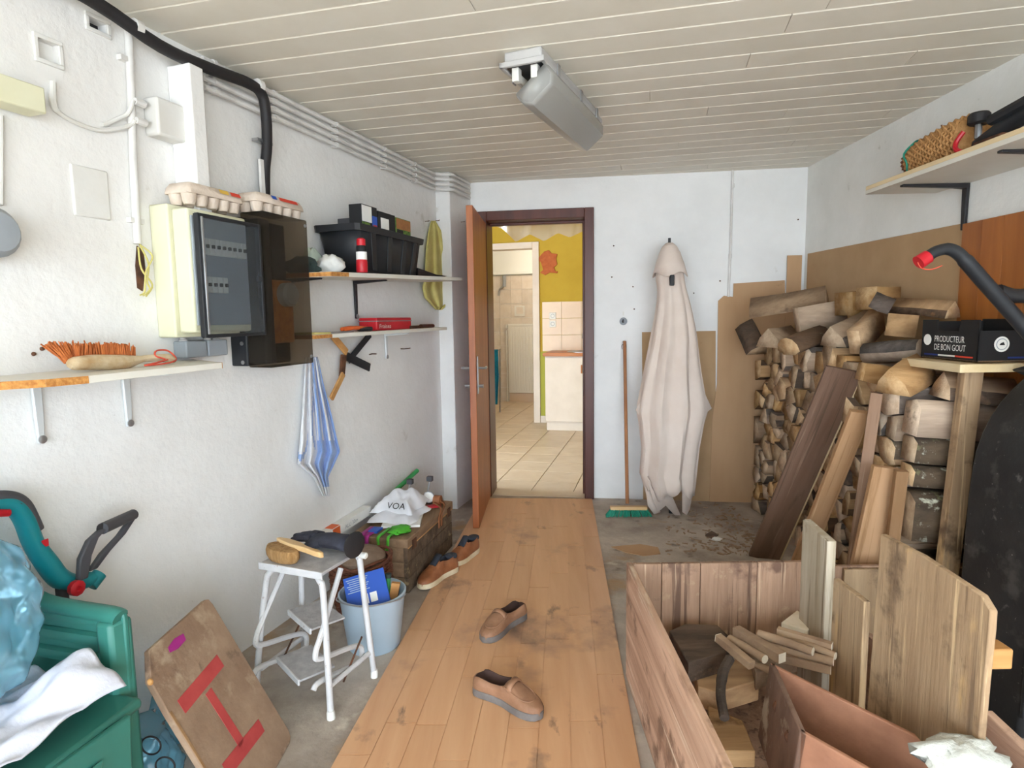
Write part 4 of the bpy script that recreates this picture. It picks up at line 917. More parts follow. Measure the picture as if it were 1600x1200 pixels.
# ================================================================ STEP STOOL
FLp,FRp,RRp,RLp=V((-.945,2.075,0)),V((-.64,1.955,0)),V((-.575,2.20,0)),V((-.88,2.32,0))
sc_=(FLp+FRp+RRp+RLp)/4; se=(FRp-FLp).normalized(); sf=V((-se.y,se.x,0))
st=thing('step_stool','white painted folding step stool with worn tubular legs','step stool',sc_)
def S(a,b,z): return (FLp+FRp)/2+se*a+sf*b+Z*z
HT=.50
r_=.0115
front=[S(-.165,0,.0),S(-.15,.015,.2),S(-.125,.04,HT-.075),S(-.11,.045,HT-.035),S(-.075,.05,HT-.018),S(.075,.05,HT-.018),S(.11,.045,HT-.035),S(.125,.04,HT-.075),S(.15,.015,.2),S(.165,0,0)]
M().tube(spl(front,5),r_,10).build('front_legs','stool_paint',st)
rear=[S(-.165,.26,0),S(-.155,.247,.2),S(-.137,.24,HT-.05),S(-.132,.238,HT-.022),S(-.11,.237,HT-.008),S(.11,.237,HT-.008),S(.132,.238,HT-.022),S(.137,.24,HT-.05),S(.155,.247,.2),S(.165,.26,0)]
M().tube(spl(rear,5),r_,10).build('rear_legs','stool_paint',st)
tp_=rbox(S(0,.125,HT),(.27,.20,.012),(se,sf,Z),'top_step','stool_tread',st,bev=.002); rbox(S(0,.024,HT-.004),(.275,.008,.026),(se,sf,Z),'front_lip','stool_paint',tp_,bev=.002)
for s in(-1,1):
    M().tube([S(s*.152,.018,.155-.05),S(s*.158,.24,.105)],[.009,.009],8).build('side_bar','stool_paint',st)
    # swinging step frame
    M().tube(spl([S(s*.118,.15,HT-.03),S(s*.13,.02,.30),S(s*.13,-.02,.24),S(s*.13,.0,.21),S(s*.13,.14,.17),S(s*.13,.22,.14),S(s*.13,.235,.10),S(s*.13,.20,.08),S(s*.13,.0,.13),S(s*.13,-.04,.12)],4),.010,8).build('swing_tube','stool_paint',st)
    M().tube([S(s*.145,.22,.18),S(s*.145,.10,.07)],.004,6).build('link_rod','rust',st)
    M().lathe(S(s*.165,.26,0),Z,[(.0145,0),(.0145,.022),(.012,.03)],10).build('foot_cap','white_plastic',st); M().lathe(S(s*.165,0,0),Z,[(.0145,0),(.0145,.022),(.012,.03)],10).build('foot_cap','white_plastic',st)
for (px_,py_,zz_) in((495,960,.26),(478,1035,.12)):
    tc_=FL(px_,py_,zz_); ta_=(se*.9-sf*.45).normalized(); tb_=Z.cross(ta_)
    f=rbox(tc_,(.20,.13,.008),(ta_,tb_,Z),'tread','stool_tread',st,bev=.002); rbox(tc_-tb_*.068-Z*.004,(.20,.008,.022),(ta_,tb_,Z),'tread_lip','stool_paint',f,bev=.002)
for s in(-1,1): M().lathe(S(s*.135,.238,HT-.01),se*s,[(.0125,0),(.0125,.03),(.008,.034)],10).build('end_cap','white_plastic',st)
# brush on the stool
sb=thing('clothes_brush','oval brush with tan bristles and a pale wooden handle on the stool','brush',S(-.06,.10,HT+.006))
ba=(se*.93-sf*.25).normalized(); bb_=Z.cross(ba)
def SB(a,b,z): return S(-.075,.075,HT+.008)+ba*a+bb_*b+Z*z
rings=[]
for z,k in((0,.86),(.012,.98),(.03,1),(.045,.92),(.05,.7)): rings.append([SB(.085*k*math.cos(2*math.pi*i/28)*(1+.02*math.sin(9*i)),.04*k*math.sin(2*math.pi*i/28)*(1+.03*math.sin(7*i)),z) for i in range(28)])
M().loft(rings).build('bristles','brush_tan',sb)
M().loft([[SB(x,.028+w*s,z) for s,z in((-.35,.04),(.5,.035),(.5,.056),(-.35,.06))] for x,w in((-.07,.02),(-.03,.045),(.04,.05),(.085,.03),(.12,.028),(.16,.032),(.19,.02))]).build('wooden_back','handle_pale',sb,bev=.004)
# dark glove lying behind the brush
gl=thing('work_glove','dark grey work glove draped over the back of the stool','glove',S(.02,.19,HT+.006))
def G(a,b,z): return S(.03,.20,HT+.006)+(se*.97-sf*.2)*a+(sf*.97+se*.2)*b+Z*z
M().loft([[G(x,w*math.cos(2*math.pi*i/14),zc+h*math.sin(2*math.pi*i/14)) for i in range(14)] for x,w,h,zc in((-.10,.03,.016,.026),(-.06,.045,.022,.034),(0,.05,.026,.042),(.05,.045,.025,.046),(.09,.046,.027,.05),(.125,.048,.03,.05),(.135,.043,.025,.05))]).build('palm','glove',gl)
for i,(b,l,up_) in enumerate(((-.03,.10,.01),(-.01,.115,.014),(.012,.11,.012),(.033,.09,.008))):
    M().tube(spl([G(-.07,b*.9,.032+up_),G(-.12,b*1.1,.026+up_),G(-.07-l,b*1.2,.014+up_)],4),[.0135]*5+[.012,.011,.010,.007],8).build('finger','glove',gl)
M().tube(spl([G(.0,-.04,.04),G(-.04,-.055,.03),G(-.07,-.05,.024)],4),[.014]*5+[.013,.012,.011,.008],8).build('thumb','glove',gl)
M().lathe(G(.134,0,.05),(se*.97-sf*.2),[(.046,0),(.049,.006),(.044,.008)],16).build('cuff_edge','black_rubber',gl)
# ================================================================ SHOES
def shoe(heel,toe,label,cat,grp,up_mat,sole_mat,lin_mat,L_=None,kind='loafer',side=1,z=.0,sole_h=.026):
    heel=V(heel); toe=V(toe); d=(toe-heel); d.z=0; ln=L_ or d.length; d.normalize(); s=V((-d.y,d.x,0))
    t=thing('shoe' if kind!='loafer' else 'loafer_shoe',label,cat,heel+d*ln/2+Z*z,grp)
    wid=[(0,.018),(.03,.028),(.12,.034),(.3,.034),(.45,.036),(.62,.045),(.75,.047),(.88,.04),(.95,.028),(.99,.012),(1,.004)]
    ht=[(0,.055),(.1,.066 if kind=='loafer' else .085),(.3,.055 if kind=='loafer' else .075),(.44,.060 if kind=='loafer' else .088),(.52,.074 if kind=='loafer' else .082),(.6,.066),(.75,.05),(.88,.042),(.96,.034),(1,.022)]
    bend=lambda x: .012*side*math.sin(x*math.pi*1.1)
    def P(x,y,zz): return heel+d*(x*ln)+s*(y+bend(x))+Z*(z+zz)
    # sole
    pro=[i/22 for i in range(23)]
    l=[(x,pw(wid,x)*1.06+.002) for x in pro]
    out_=[P(x,w_,0) for x,w_ in l]+[P(x,-w_,0) for x,w_ in reversed(l)]
    sm=M(); k=len(out_); top=[p+Z*(sole_h*(1 if kind=='loafer' else 1)) for p in out_]
    sm.loft([out_,top]); sm.build('sole',sole_mat,t,bev=.002)
    # upper with a real foot opening
    rings=[]; xs=[.005,.03,.07,.12,.2,.28,.36,.42,.455,.47,.5,.55,.6,.66,.72,.78,.84,.9,.94,.97,.99]
    base=sole_h*.6; opn=[]
    for x in xs:
        w_=pw(wid,x); h=pw(ht,x)+sole_h*.4; op=.04<x<.46; opn.append(op)
        if op:
            iw=w_*.72; pts=[(w_,base),(w_*1.03,base+(h-base)*.45),(w_*.86,h),(iw,h-.002),(iw*.95,base+.02),(0,base+.012),(-iw*.95,base+.02),(-iw,h-.002),(-w_*.86,h),(-w_*1.03,base+(h-base)*.45),(-w_,base)]
        else:
            hh=h*(1.0 if x<.05 else 1.0); pts=[(w_,base),(w_*1.03,base+(hh-base)*.45),(w_*.84,base+(hh-base)*.8),(w_*.6,base+(hh-base)*.93),(w_*.3,hh*.99),(0,hh),(-w_*.3,hh*.99),(-w_*.6,base+(hh-base)*.93),(-w_*.84,base+(hh-base)*.8),(-w_*1.03,base+(hh-base)*.45),(-w_,base)]
        rings.append([P(x,y,zz) for y,zz in pts])
    um=M(); n=11
    for i in range(len(rings)-1):
        for j in range(n-1):
            um.mat(1 if (2<=j<=7 and (opn[i] and opn[i+1])) or (3<=j<=6 and (opn[i]!=opn[i+1])) else 0)
            um.add([rings[i][j],rings[i][j+1],rings[i+1][j+1],rings[i+1][j]],[(0,1,2,3)])
    um.mat(0); um.add(rings[0],[tuple(range(n))]); um.add(rings[-1],[tuple(range(n))])
    me_o=um.build('upper',[up_mat,lin_mat],t,angle=60)
    bm=bmesh.new(); bm.from_mesh(me_o.data); bmesh.ops.remove_doubles(bm,verts=bm.verts,dist=.0004); bmesh.ops.recalc_face_normals(bm,faces=bm.faces); bm.to_mesh(me_o.data); bm.free()
    if kind=='loafer':
        # raised apron seam and strap
        seam=spl([P(.5,.034,pw(ht,.5)*.86+.012),P(.62,.036,.064),P(.75,.034,.056),P(.84,.022,.052),P(.875,0,.052),P(.84,-.022,.052),P(.75,-.034,.056),P(.62,-.036,.064),P(.5,-.034,pw(ht,.5)*.86+.012)],4)
        M().tube(seam,.0026,6).build('apron_seam',up_mat,t)
        M().loft([[P(.53,y,zz+.008),P(.60,y,zz+.002)] for y,zz in((.038,.058),(.03,.074),(.015,.082),(0,.084),(-.015,.082),(-.03,.074),(-.038,.058))],caps=False,closed=False).build('strap',up_mat,t,thick=.003)
        M().lathe(P(.57,.0,.084),Z,[(.006,0),(.006,.002),(.002,.003)],10).build('rivet','dark_grey',t)
    else:
        # tongue and laces
        M().loft([[P(x,-.02,zz),P(x,0,zz+.004),P(x,.02,zz)] for x,zz in((.60,.082),(.52,.098),(.44,.115),(.40,.122))],caps=False,closed=False).build('tongue',lin_mat,t,thick=.005)
        for x in(.48,.53,.58,.63): 
            zz=pw(ht,x)+sole_h*.4+.006; M().tube(spl([P(x-.008,.026,zz-.010),P(x,0,zz+.004),P(x+.008,-.026,zz-.010)],4),.0022,6).build('lace',up_mat,t)
        M().lathe(P(.1,0,.078),Z,[(.029,0),(.033,.008),(.031,.016),(.027,.017)],14).build('collar',lin_mat,t)
        rbox(P(.25,side*-.001,.02),(.01,.01,.004),(d,s,Z),'welt',sole_mat,t,bev=.001)
    return t
lz=.0105
shoe(FL(818,966),FL(757,1006),'brown loafer farther from the camera, toe turned towards the wall','shoe','brown loafers on the laminate','loafer_tan','sole_grey','lining_brown',L_=.285,side=-1,z=lz)
shoe(FL(744,1083),FL(832,1120),'brown loafer nearest the camera, lying across the laminate','shoe','brown loafers on the laminate','loafer_tan','sole_grey','lining_brown',L_=.285,side=1,z=lz)
shoe(FL(712,893),FL(655,924),'tan lace-up shoe in front, partly beside the chest','shoe','tan lace-up shoes by the chest','leather_tan','sole_cream','lining_dark',L_=.285,kind='sneaker',side=-1,z=.0105)
shoe(V((-.225,3.44,0)),V((-.36,3.21,0)),'tan lace-up shoe behind its pair, nearer the door','shoe','tan lace-up shoes by the chest','leather_tan','sole_cream','lining_dark',L_=.28,kind='sneaker',side=1,z=.0105)
# ================================================================ BACK WALL
# broom
br=thing('broom','upright broom with a wooden handle and green bristles against the back wall','broom',FL(980,806))
bt=B(976,533,.03); b0=FL(980,800); b0.z=.06; hd=(bt-b0).normalized()
M().tube([b0,bt],[.0125,.0115],10).build('handle','broom_wood',br)
hl=FL(946,806); hr=FL(1018,806); hc=(hl+hr)/2; ha=V((hr-hl)).normalized(); hc.z=.05; hf=Z.cross(ha)
rbox(V((hc.x,hc.y,.056)),(.25,.04,.024),(ha,hf,Z),'head','handle_pale',br,bev=.004)
mm=M(); rr=random.Random(2)
for i in range(150):
    a=rr.uniform(-.13,.13); f=rr.uniform(-.02,.02); p=V((hc.x,hc.y,.046))+ha*a*.95+hf*f; q=V((hc.x,hc.y,.002))+ha*a*1.22+hf*f*2; mm.tube([p,q],[.004,.0035],4)
mm.build('bristles','broom_green',br)['kind']='stuff'
M().tube(spl([bt-hd*.02,bt-hd*.03-ha*.02,bt-hd*.06-ha*.018],3),.002,6).build('hang_loop','rust',br)
# round hook
hk=thing('wall_hook','round grey key hook on the back wall above the broom','hook',B(974,502)); M().lathe(B(974,502),NB,[(.028,0),(.028,.006),(.018,.012),(.012,.012),(.01,.008)],18).build('plate','grey_plastic',hk); M().tube(spl([B(974,503,.006),B(973,503,.03),B(974,499,.034)],3),.005,8).build('peg','dark_grey',hk); rbox(B(974,490,.002),(.01,.004,.03),(UB,NB,Z),'tab','white_plastic',hk,bev=.001)
# thin white conduit from the ceiling
cdt=thing('wall_conduit','thin white conduit running down from the ceiling on the back wall','pipe',B(1140,463,.01))
M().tube([B(1145,266,.012),B(1143,330,.012),B(1141,400,.012),B(1138,464,.012)],.009,8).build('pipe','conduit_white',cdt)
for y,x in((290,1145),(400,1141)): M().tube([B(x,y-3,.012),B(x,y+3,.012)],.012,8).build('clip','conduit_white',cdt)
# nails in the back wall
for i,(x,y) in enumerate([(959,384),(956,433),(989,448),(991,483),(1084,458),(1125,439),(1247,343)]):
    mm=M().lathe(B(x,y),NB,[(.005,0),(.005,.003),(.0025,.012),(.002,.013)],8); mm.build('nail_head','rust',wb)
# cardboard and fibreboard sheets against the wall behind the wood stack
def sheet(name,pts,fn,th,mat,label,n):
    P=[fn(x,y) for x,y in pts]; 
    for p in P: p.z=max(p.z,.0)
    o=M().prism(P,n*th).build(name,mat,smooth=False); return tag(o,label,'sheet')
sheet('hardboard_sheet',[(1003,519),(1118,517),(1118,786),(1005,784)],lambda x,y:B(x,y,.001),.006,'fibreboard','low hardboard sheet standing behind the parasol',NB)
sheet('cardboard_sheet',[(1122,470),(1131,462),(1145,464),(1146,443),(1226,438),(1232,788),(1108,788),(1113,650),(1120,600)],lambda x,y:B(x,y,.009),.006,'cardboard','torn brown cardboard sheet on the back wall beside the log stack',NB)
u0=BU(1230,402,.017); 
o=M().prism([BW(u0[0],.017,0),BW(1.42,.017,0),BW(1.42,.017,1.76),BW(u0[0],.017,1.76)],NB*.006).build('cardboard_sheet','cardboard',smooth=False); tag(o,'narrow brown cardboard strip in the back right corner','sheet')
o=M().prism([RW(.06,.002,0),RW(1.545,.002,0),RW(1.545,.002,1.745),RW(.06,.002,1.765)],NR*.006).build('hardboard_sheet','fibreboard',smooth=False); tag(o,'large plain hardboard sheet on the right wall behind the logs','sheet')
# veneer planks
vp=thing('veneer_panel','glossy brown panel of upright wooden boards on the right wall','panel',RW(2.2,.01,0))
for i in range(8):
    a=1.55+i*.118; rbox(RW(a+.058,.012,.87),(.1165,.02,1.74),(UR,NR,Z),'upright_board','veneer',vp,bev=.001)
# ================================================================ PARASOL
def parasol():
    base=FL(1052,806)+V((0,.06,0)); yb_=base.y
    t=thing('beach_parasol','folded beige parasol leaning upright against the back wall','parasol',base)
    tab=[(383,1040,1054),(395,1033,1063),(420,1026,1068),(436,1025,1069),(452,1028,1072),(480,1026,1080),(520,1018,1088),(560,1010,1092),(600,1002,1098),(640,994,1106),(660,998,1100),(700,1002,1092),(740,999,1088),(765,1010,1084)]
    ys=[383,388,395,408,420,430,438,446,456,470,490,510,530,550,570,590,610,630,645,660,680,700,720,740,755,768]
    l=[(a,b) for a,b,c in tab]; r=[(a,c) for a,b,c in tab]; n=60; rings=[]
    for k,y in enumerate(ys):
        a=YP(pw(l,y),y,yb_); b=YP(pw(r,y),y,yb_); c=(a+b)/2; w_=(b-a).length/2; ring=[]; tt=(y-383)/385
        for i in range(n):
            th=2*math.pi*i/n; f=1+.13*min(1,tt*2.2)*math.sin(9*th+2*tt)+.06*tt*math.sin(17*th+1+5*tt)
            p=c+V((math.cos(th)*w_*min(1.0,f),math.sin(th)*min(w_,.16)*.72*f,0))
            if y>740: p.z+=.03*math.sin(4*th+.6)+.02*math.sin(9*th)
            ring.append(p)
        rings.append(ring)
    M().loft(rings,caps=False).build('canopy','parasol_cloth',t,thick=.003)
    # loose panel points below the hem and the two side wings
    def flap(pts,dy,name='canopy_flap'):
        P=[YP(x,y,yb_-dy) for x,y in pts]; mm=M(); mm.add(P,[tuple(range(len(P)))]) ; return mm.build(name,'parasol_cloth',t,thick=.004)
    flap([(1005,730),(1044,745),(1050,775),(1064,806),(1057,808),(1040,790),(1028,800),(1020,780)],.05)
    flap([(1050,740),(1086,735),(1084,760),(1078,795),(1073,805),(1066,800),(1066,770)],.04)
    flap([(1020,770),(1032,800),(1022,804),(1012,790),(1008,760)],.02)
    flap([(1085,600),(1100,612),(1112,638),(1088,658),(1080,640)],.03,'side_wing')
    flap([(1008,615),(993,641),(1008,660),(1014,650)],.03,'side_wing')
    # top cap with its scalloped skirt
    cp=[]; 
    for y,wd in((380,5),(385,10),(396,15),(412,20),(430,25)):
        c=YP((1046+ (y-380)*.02),y,yb_-.0); w_=wd*c.y/F_PX; cp.append([c+V((w_*1.06*math.cos(2*math.pi*i/24),w_*1.02*math.sin(2*math.pi*i/24),(.015*math.sin(4*2*math.pi*i/24) if y>420 else 0))) for i in range(24)])
    M().loft(cp,caps=False).build('top_cap','parasol_cloth',t,thick=.003)
    M().tube([YP(1046,372,yb_),YP(1046,384,yb_)],.009,8).build('finial','black_plastic',t)
    M().tube([V((base.x,base.y,0.0)),YP(1046,385,yb_)],.016,10).build('pole','black_plastic',t)
    q=YP(1050,438,yb_-.105); rbox(q,(.03,.02,.07),(X,Yv,Z),'runner_hub','black_plastic',t,bev=.006)
parasol()
# dust, bark crumbs and scraps swept up near the wood
mm=M(); rr=random.Random(12)
for i in range(420):
    x=max(1045,rr.gauss(1165,60)); y=rr.uniform(786,868); p=FL(min(x,1235),y); 
    if p.x>1.55: continue
    s=rr.uniform(.004,.022); a=rr.uniform(0,3.1); mm.box(p+Z*.002,(s*2,s*.6,.004),(V((math.cos(a),math.sin(a),0)),V((-math.sin(a),math.cos(a),0)),Z))
dd_=mm.build('bark_litter','dirt',smooth=False); dd_['kind']='stuff'; tag(dd_,'scattered bark crumbs and dust on the floor by the log stack','litter')
o=rag(*FL(1120,844),.03,.02,.012,'paper_scrap','white_print','small white paper scrap on the floor before the logs','paper',3,(X,Yv,Z)); 
o=M().prism([FL(x,y,.001) for x,y in((955,855),(1000,851),(1028,856),(1032,866),(1005,869),(978,864))],Z*.004).build('cardboard_scrap','cardboard'); tag(o,'flattened cardboard scrap on the concrete behind the crate','scrap')
o=M().prism([FL(x,y) for x,y in((1102,838),(1112,832),(1122,838),(1112,842))],Z*.012).build('bark_piece','bark'); tag(o,'dark bark piece beside the white paper scrap','bark')
# ================================================================ LOG STACK
def face_x(y): return lerp(1.60,1.70,(y-2.45)/1.75)
YA,YB_=2.46,4.16
def top_z(y): return pw([(2.46,1.03),(2.7,1.09),(2.95,1.16),(3.2,1.18),(3.5,1.17),(3.8,1.20),(4.16,1.17)],y)
def clip(poly,a,b):
    """keep the part of poly nearer to a than to b"""
    m_=((a[0]+b[0])/2,(a[1]+b[1])/2); n=(b[0]-a[0],b[1]-a[1]); out=[]
    f=lambda p:(p[0]-m_[0])*n[0]+(p[1]-m_[1])*n[1]
    for i in range(len(poly)):
        p,q=poly[i],poly[(i+1)%len(poly)]; fp,fq=f(p),f(q)
        if fp<=0: out.append(p)
        if fp*fq<0: t=fp/(fp-fq); out.append((p[0]+(q[0]-p[0])*t,p[1]+(q[1]-p[1])*t))
    return out
rl=random.Random(21); pts=[]; IDX=[]
ny,nz=17,13
for j in range(nz):
    for i in range(ny):
        y=YA+(i+.5+(.25 if j%2 else -.25))*(YB_-YA)/ny+rl.uniform(-.036,.036); z=(j+.5)*.104+rl.uniform(-.034,.034)
        if z<top_z(y)-.03: pts.append((max(YA+.02,min(YB_-.02,y)),max(.03,z))); IDX.append((j+1,ny-i))
logs_n=0
ORD=['','first','second','third','fourth','fifth','sixth','seventh','eighth','ninth','tenth','eleventh','twelfth','thirteenth','fourteenth','fifteenth','sixteenth','seventeenth','eighteenth']
for k,(y,z) in enumerate(pts):
    poly=[(YA,0.002),(YB_,0.002),(YB_,1.6),(YA,1.6)]
    top=top_z(y)+rl.uniform(-.02,.03)
    poly=[(YA,.002),(YB_,.002),(YB_,top),(YA,top)]
    for q in pts:
        if q!=(y,z) and abs(q[0]-y)<.4 and abs(q[1]-z)<.4: poly=clip(poly,(y,z),q)
    if len(poly)<3: continue
    cy=sum(p[0] for p in poly)/len(poly); cz=sum(p[1] for p in poly)/len(poly)
    # simplify: drop very short edges, then round some corners as bark
    q2=[]
    for i,p in enumerate(poly):
        if math.hypot(p[0]-poly[i-1][0],p[1]-poly[i-1][1])>.018: q2.append(p)
    if len(q2)<3: continue
    if rl.random()<.45:
        q3=[]
        for i,p in enumerate(q2):
            n_=q2[(i+1)%len(q2)]; q3+=[(p[0]*.75+n_[0]*.25,p[1]*.75+n_[1]*.25),(p[0]*.25+n_[0]*.75,p[1]*.25+n_[1]*.75)]
        q2=q3
    sh=.93; x0=face_x(cy)+rl.uniform(-.035,.045); x1=min(1.965-.0,x0+rl.uniform(.30,.36)); x1=min(x1,2.0-.03)
    near=cy<YA+.14
    tw=rl.uniform(-.04,.04)
    ra=[V((x0+rl.uniform(-.012,.012),cy+(a-cy)*sh,cz+(b-cz)*sh)) for a,b in q2]; rbk=[V((x1,cy+(a-cy)*sh*.96,cz+(b-cz)*sh*.96)) for a,b in q2]
    mid=[(a*.5+b*.5)+V((0,rl.uniform(-.004,.004),rl.uniform(-.004,.004))) for a,b in zip(ra,rbk)]
    mm=M(); n=len(q2)
    side=1 if (near and rl.random()<.75) or rl.random()<.6 else 2
    for A_,B_ in((ra,mid),(mid,rbk)):
        for i in range(n): mm.mat(1 if (side==1)==((i+k)%4!=0) else 2).add([A_[i],A_[(i+1)%n],B_[(i+1)%n],B_[i]],[(0,1,2,3)])
    mm.mat(0).add(ra,[tuple(range(n))]); mm.add(rbk,[tuple(range(n))])
    o=mm.build('firewood_log',['log_end','bark_moss' if near and rl.random()<.6 else 'bark','split_side'],angle=30)
    bm=bmesh.new(); bm.from_mesh(o.data); bmesh.ops.remove_doubles(bm,verts=bm.verts,dist=.0005); bmesh.ops.recalc_face_normals(bm,faces=bm.faces); bm.to_mesh(o.data); bm.free()
    tag(o,f'split firewood log, {ORD[IDX[k][0]]} layer up and {ORD[IDX[k][1]]} from the back wall in the stack','log','split logs in the stack'); logs_n+=1
# loose logs lying on top: (end pixels, depth, section, materials)
def log(name,a,b,prof,mats,label,up=Z,taper=1.0,cat='log'):
    a=V(a); b=V(b); d=(b-a).normalized(); s=d.cross(up).normalized(); t=s.cross(d); rr=random.Random(int(a.x*1e4)%997)
    mm=M(); n=len(prof); R1=[a+s*p+t*q for p,q in prof]; R2=[b+s*p*taper+t*q*taper for p,q in prof]; Rm=[(u_+v_)/2+s*rr.uniform(-.006,.006)+t*rr.uniform(-.006,.006) for u_,v_ in zip(R1,R2)]
    for A_,B_ in((R1,Rm),(Rm,R2)):
        for i in range(n): mm.mat(1 if i<n//2 else 2).add([A_[i],A_[(i+1)%n],B_[(i+1)%n],B_[i]],[(0,1,2,3)])
    mm.mat(0).add(R1,[tuple(range(n))]); mm.add(R2,[tuple(range(n))])
    o=mm.build(name,mats,angle=32); bm=bmesh.new(); bm.from_mesh(o.data); bmesh.ops.remove_doubles(bm,verts=bm.verts,dist=.0005); bmesh.ops.recalc_face_normals(bm,faces=bm.faces); bm.to_mesh(o.data); bm.free()
    return tag(o,label,cat,'loose logs on top of the stack')
def halfr(r,flat=.3): return [(r*math.cos(a),r*math.sin(a)*.9) for a in [math.pi*i/6 for i in range(7)]]+[(-r*.5,-r*flat),(r*.5,-r*flat)]
def tri(r): return [(-r,-r*.5),(r,-r*.6),(r*.8,r*.1),(0,r*.95),(-r*.7,r*.2)]
def sq(w_,h): return [(-w_,-h),(w_,-h),(w_,h),(-w_,h)]
def rnd(r,n=10): return [(r*math.cos(2*math.pi*i/n)*(1+.06*math.sin(3*i)),r*math.sin(2*math.pi*i/n)) for i in range(n)]
LM=['log_end','split_side','split_side']; LBK=['log_end','bark','split_side']; LBB=['log_end','bark','bark']
log('loose_log',YP(1175,485,3.95),YP(1292,467,3.7),tri(.085),LM,'long orange-brown split log slanting along the back top of the stack')
log('loose_log',YP(1168,508,4.0),YP(1186,548,3.86),tri(.07),LBB,'dark reddish wedge log at the far left end of the stack top')
log('loose_log',YP(1200,532,3.62),YP(1236,526,3.8),tri(.075),LM,'short pale wedge log with a pointed face near the far stack end')
log('loose_log',YP(1245,500,3.5),YP(1318,488,3.45),sq(.06,.07),LM,'squared pale log lying behind the yellow-ended ones')
log('loose_log',YP(1318,475,3.3),YP(1352,472,3.32),sq(.07,.062),LM,'short square block standing at the top of the stack')
log('loose_log',YP(1353,466,3.05),YP(1390,466,3.1),sq(.06,.055),LM,'pale block with a dark smaller log lying before it')
log('loose_log',YP(1362,470,2.90),YP(1392,482,2.86),tri(.05),LBB,'small dark red log end in front of the pale block')
log('loose_log',YP(1395,480,2.95),YP(1490,487,2.68),tri(.05),LBK,'long dark barked log at the top right of the stack')
log('loose_log',YP(1385,506,2.8),YP(1432,510,2.74),sq(.07,.05),LM,'grey-brown sawn square block resting on the round log')
log('loose_log',YP(1352,552,2.85),YP(1440,546,2.64),rnd(.048),LBK,'round log with a pale green end on the right of the stack top')
log('loose_log',YP(1300,530,3.05),YP(1360,500,3.2),tri(.07),LBK,'log with a broad yellow split face leaning on the stack top')
log('loose_log',YP(1335,535,2.9),YP(1372,498,3.05),sq(.028,.06),LM,'bright yellow split plank-like log leaning on the stack top')
log('loose_log',YP(1232,548,3.25),YP(1284,528,3.32),halfr(.08),LBB,'grey barked half log in the middle of the stack top')
log('loose_log',YP(1345,580,2.72),YP(1392,588,2.70),sq(.045,.04),LM,'small pale block below the round log')
log('loose_log',YP(1392,602,2.44),YP(1436,576,2.52),tri(.072),LM,'large pale wedge log leaning under the black fruit crate')
log('loose_log',YP(1470,606,2.38),YP(1580,618,2.36),tri(.07),LBK,'thick grey-brown log on the stack beneath the crate shelf')
# four big logs seen from the side at the near end of the stack
log('loose_log',YP(1424,652,2.38),YP(1580,664,2.36),[(-.05,-.065),(.05,-.07),(.055,.04),(.02,.075),(-.05,.06)],LM,'big smooth split log, upper one at the near end of the stack')
log('loose_log',YP(1420,700,2.40),YP(1570,712,2.37),[(-.05,-.05),(.05,-.05),(.055,.03),(.02,.05),(-.05,.045)],['log_end','bark_moss','bark_moss'],'barked log with pale lichen, second down at the near stack end')
log('loose_log',YP(1417,740,2.40),YP(1570,752,2.37),[(-.05,-.042),(.05,-.04),(.055,.02),(.02,.04),(-.05,.04)],['log_end','bark_moss','bark_moss'],'thin lichen-spotted log, third down at the near stack end')
log('loose_log',YP(1414,800,2.40),YP(1565,806,2.37),[(-.06,-.105),(.06,-.1),(.065,.06),(.02,.09),(-.06,.09)],['split_side','bark_moss','bark_moss'],'thick dark log with white patches, lowest seen at the near end')
# ---------------------------------------------------------------- planks leaning on the stack
def plank(name,foot,top,w_,th,mat,label,side_dir,edge=None):
    """board from floor to stack; foot and top are the centre of its upper face"""
    f=V(foot); t_=V(top); d=(t_-f).normalized(); s=V(side_dir); s=(s-d*s.dot(d)).normalized(); n=d.cross(s)
    t=thing(name,label,'plank',f)
    # mesh is made in the plank's own axes so that the grain follows it
    mm=M(); ln=(t_-f).length
    mm.box((0,ln/2,0),(w_,ln,th)); me=mm.build('board',mat,t,loc=V((0,0,0)),bev=.002)
    mx=Matrix((s,d,n)).transposed().to_4x4(); mx.translation=f-n*th/2-ORG[t]; me.matrix_local=mx
    if edge: 
        mm=M(); mm.box((w_/2+.004,ln/2,0),(.008,ln-.01,th*.9)); e=mm.build('pale_edge',edge,t,loc=V((0,0,0)),bev=.001); e.matrix_local=mx
    return t
plank('dark_plank',FL(1190,868)+V((-.0,-.02,0)),YP(1318,575,2.83),.16,.022,'plank_dark','long dark brown plank with a pale edge leaning on the logs',(1,-.25,0),'pine_strip')
plank('pine_plank',FL(1240,900),YP(1343,640,2.64),.085,.03,'plank_pine','pine plank with a dark knot leaning just right of the dark plank',(1,-.2,0))
plank('grey_plank',V((1.515,2.66,0)),YP(1370,612,2.54),.045,.035,'plank_grey','narrow greyish batten leaning between the pine planks',(1,-.6,0))
plank('short_plank',V((1.44,2.50,.0)),YP(1382,728,2.44),.10,.03,'plank_pine','short pine plank leaning low in front of the near logs',(1,-.2,.1))
plank('short_batten',V((1.53,2.43,0)),YP(1406,733,2.36),.045,.03,'plank_pine','short narrow batten beside the short pine plank',(1,-.2,0))
plank('shelf_post',YP(1486,838,2.26)*1,YP(1518,574,2.26),.085,.04,'ply_old','upright wooden post carrying the crate shelf',(1,0,0))
p=bpy.data.objects['shelf_post']; 
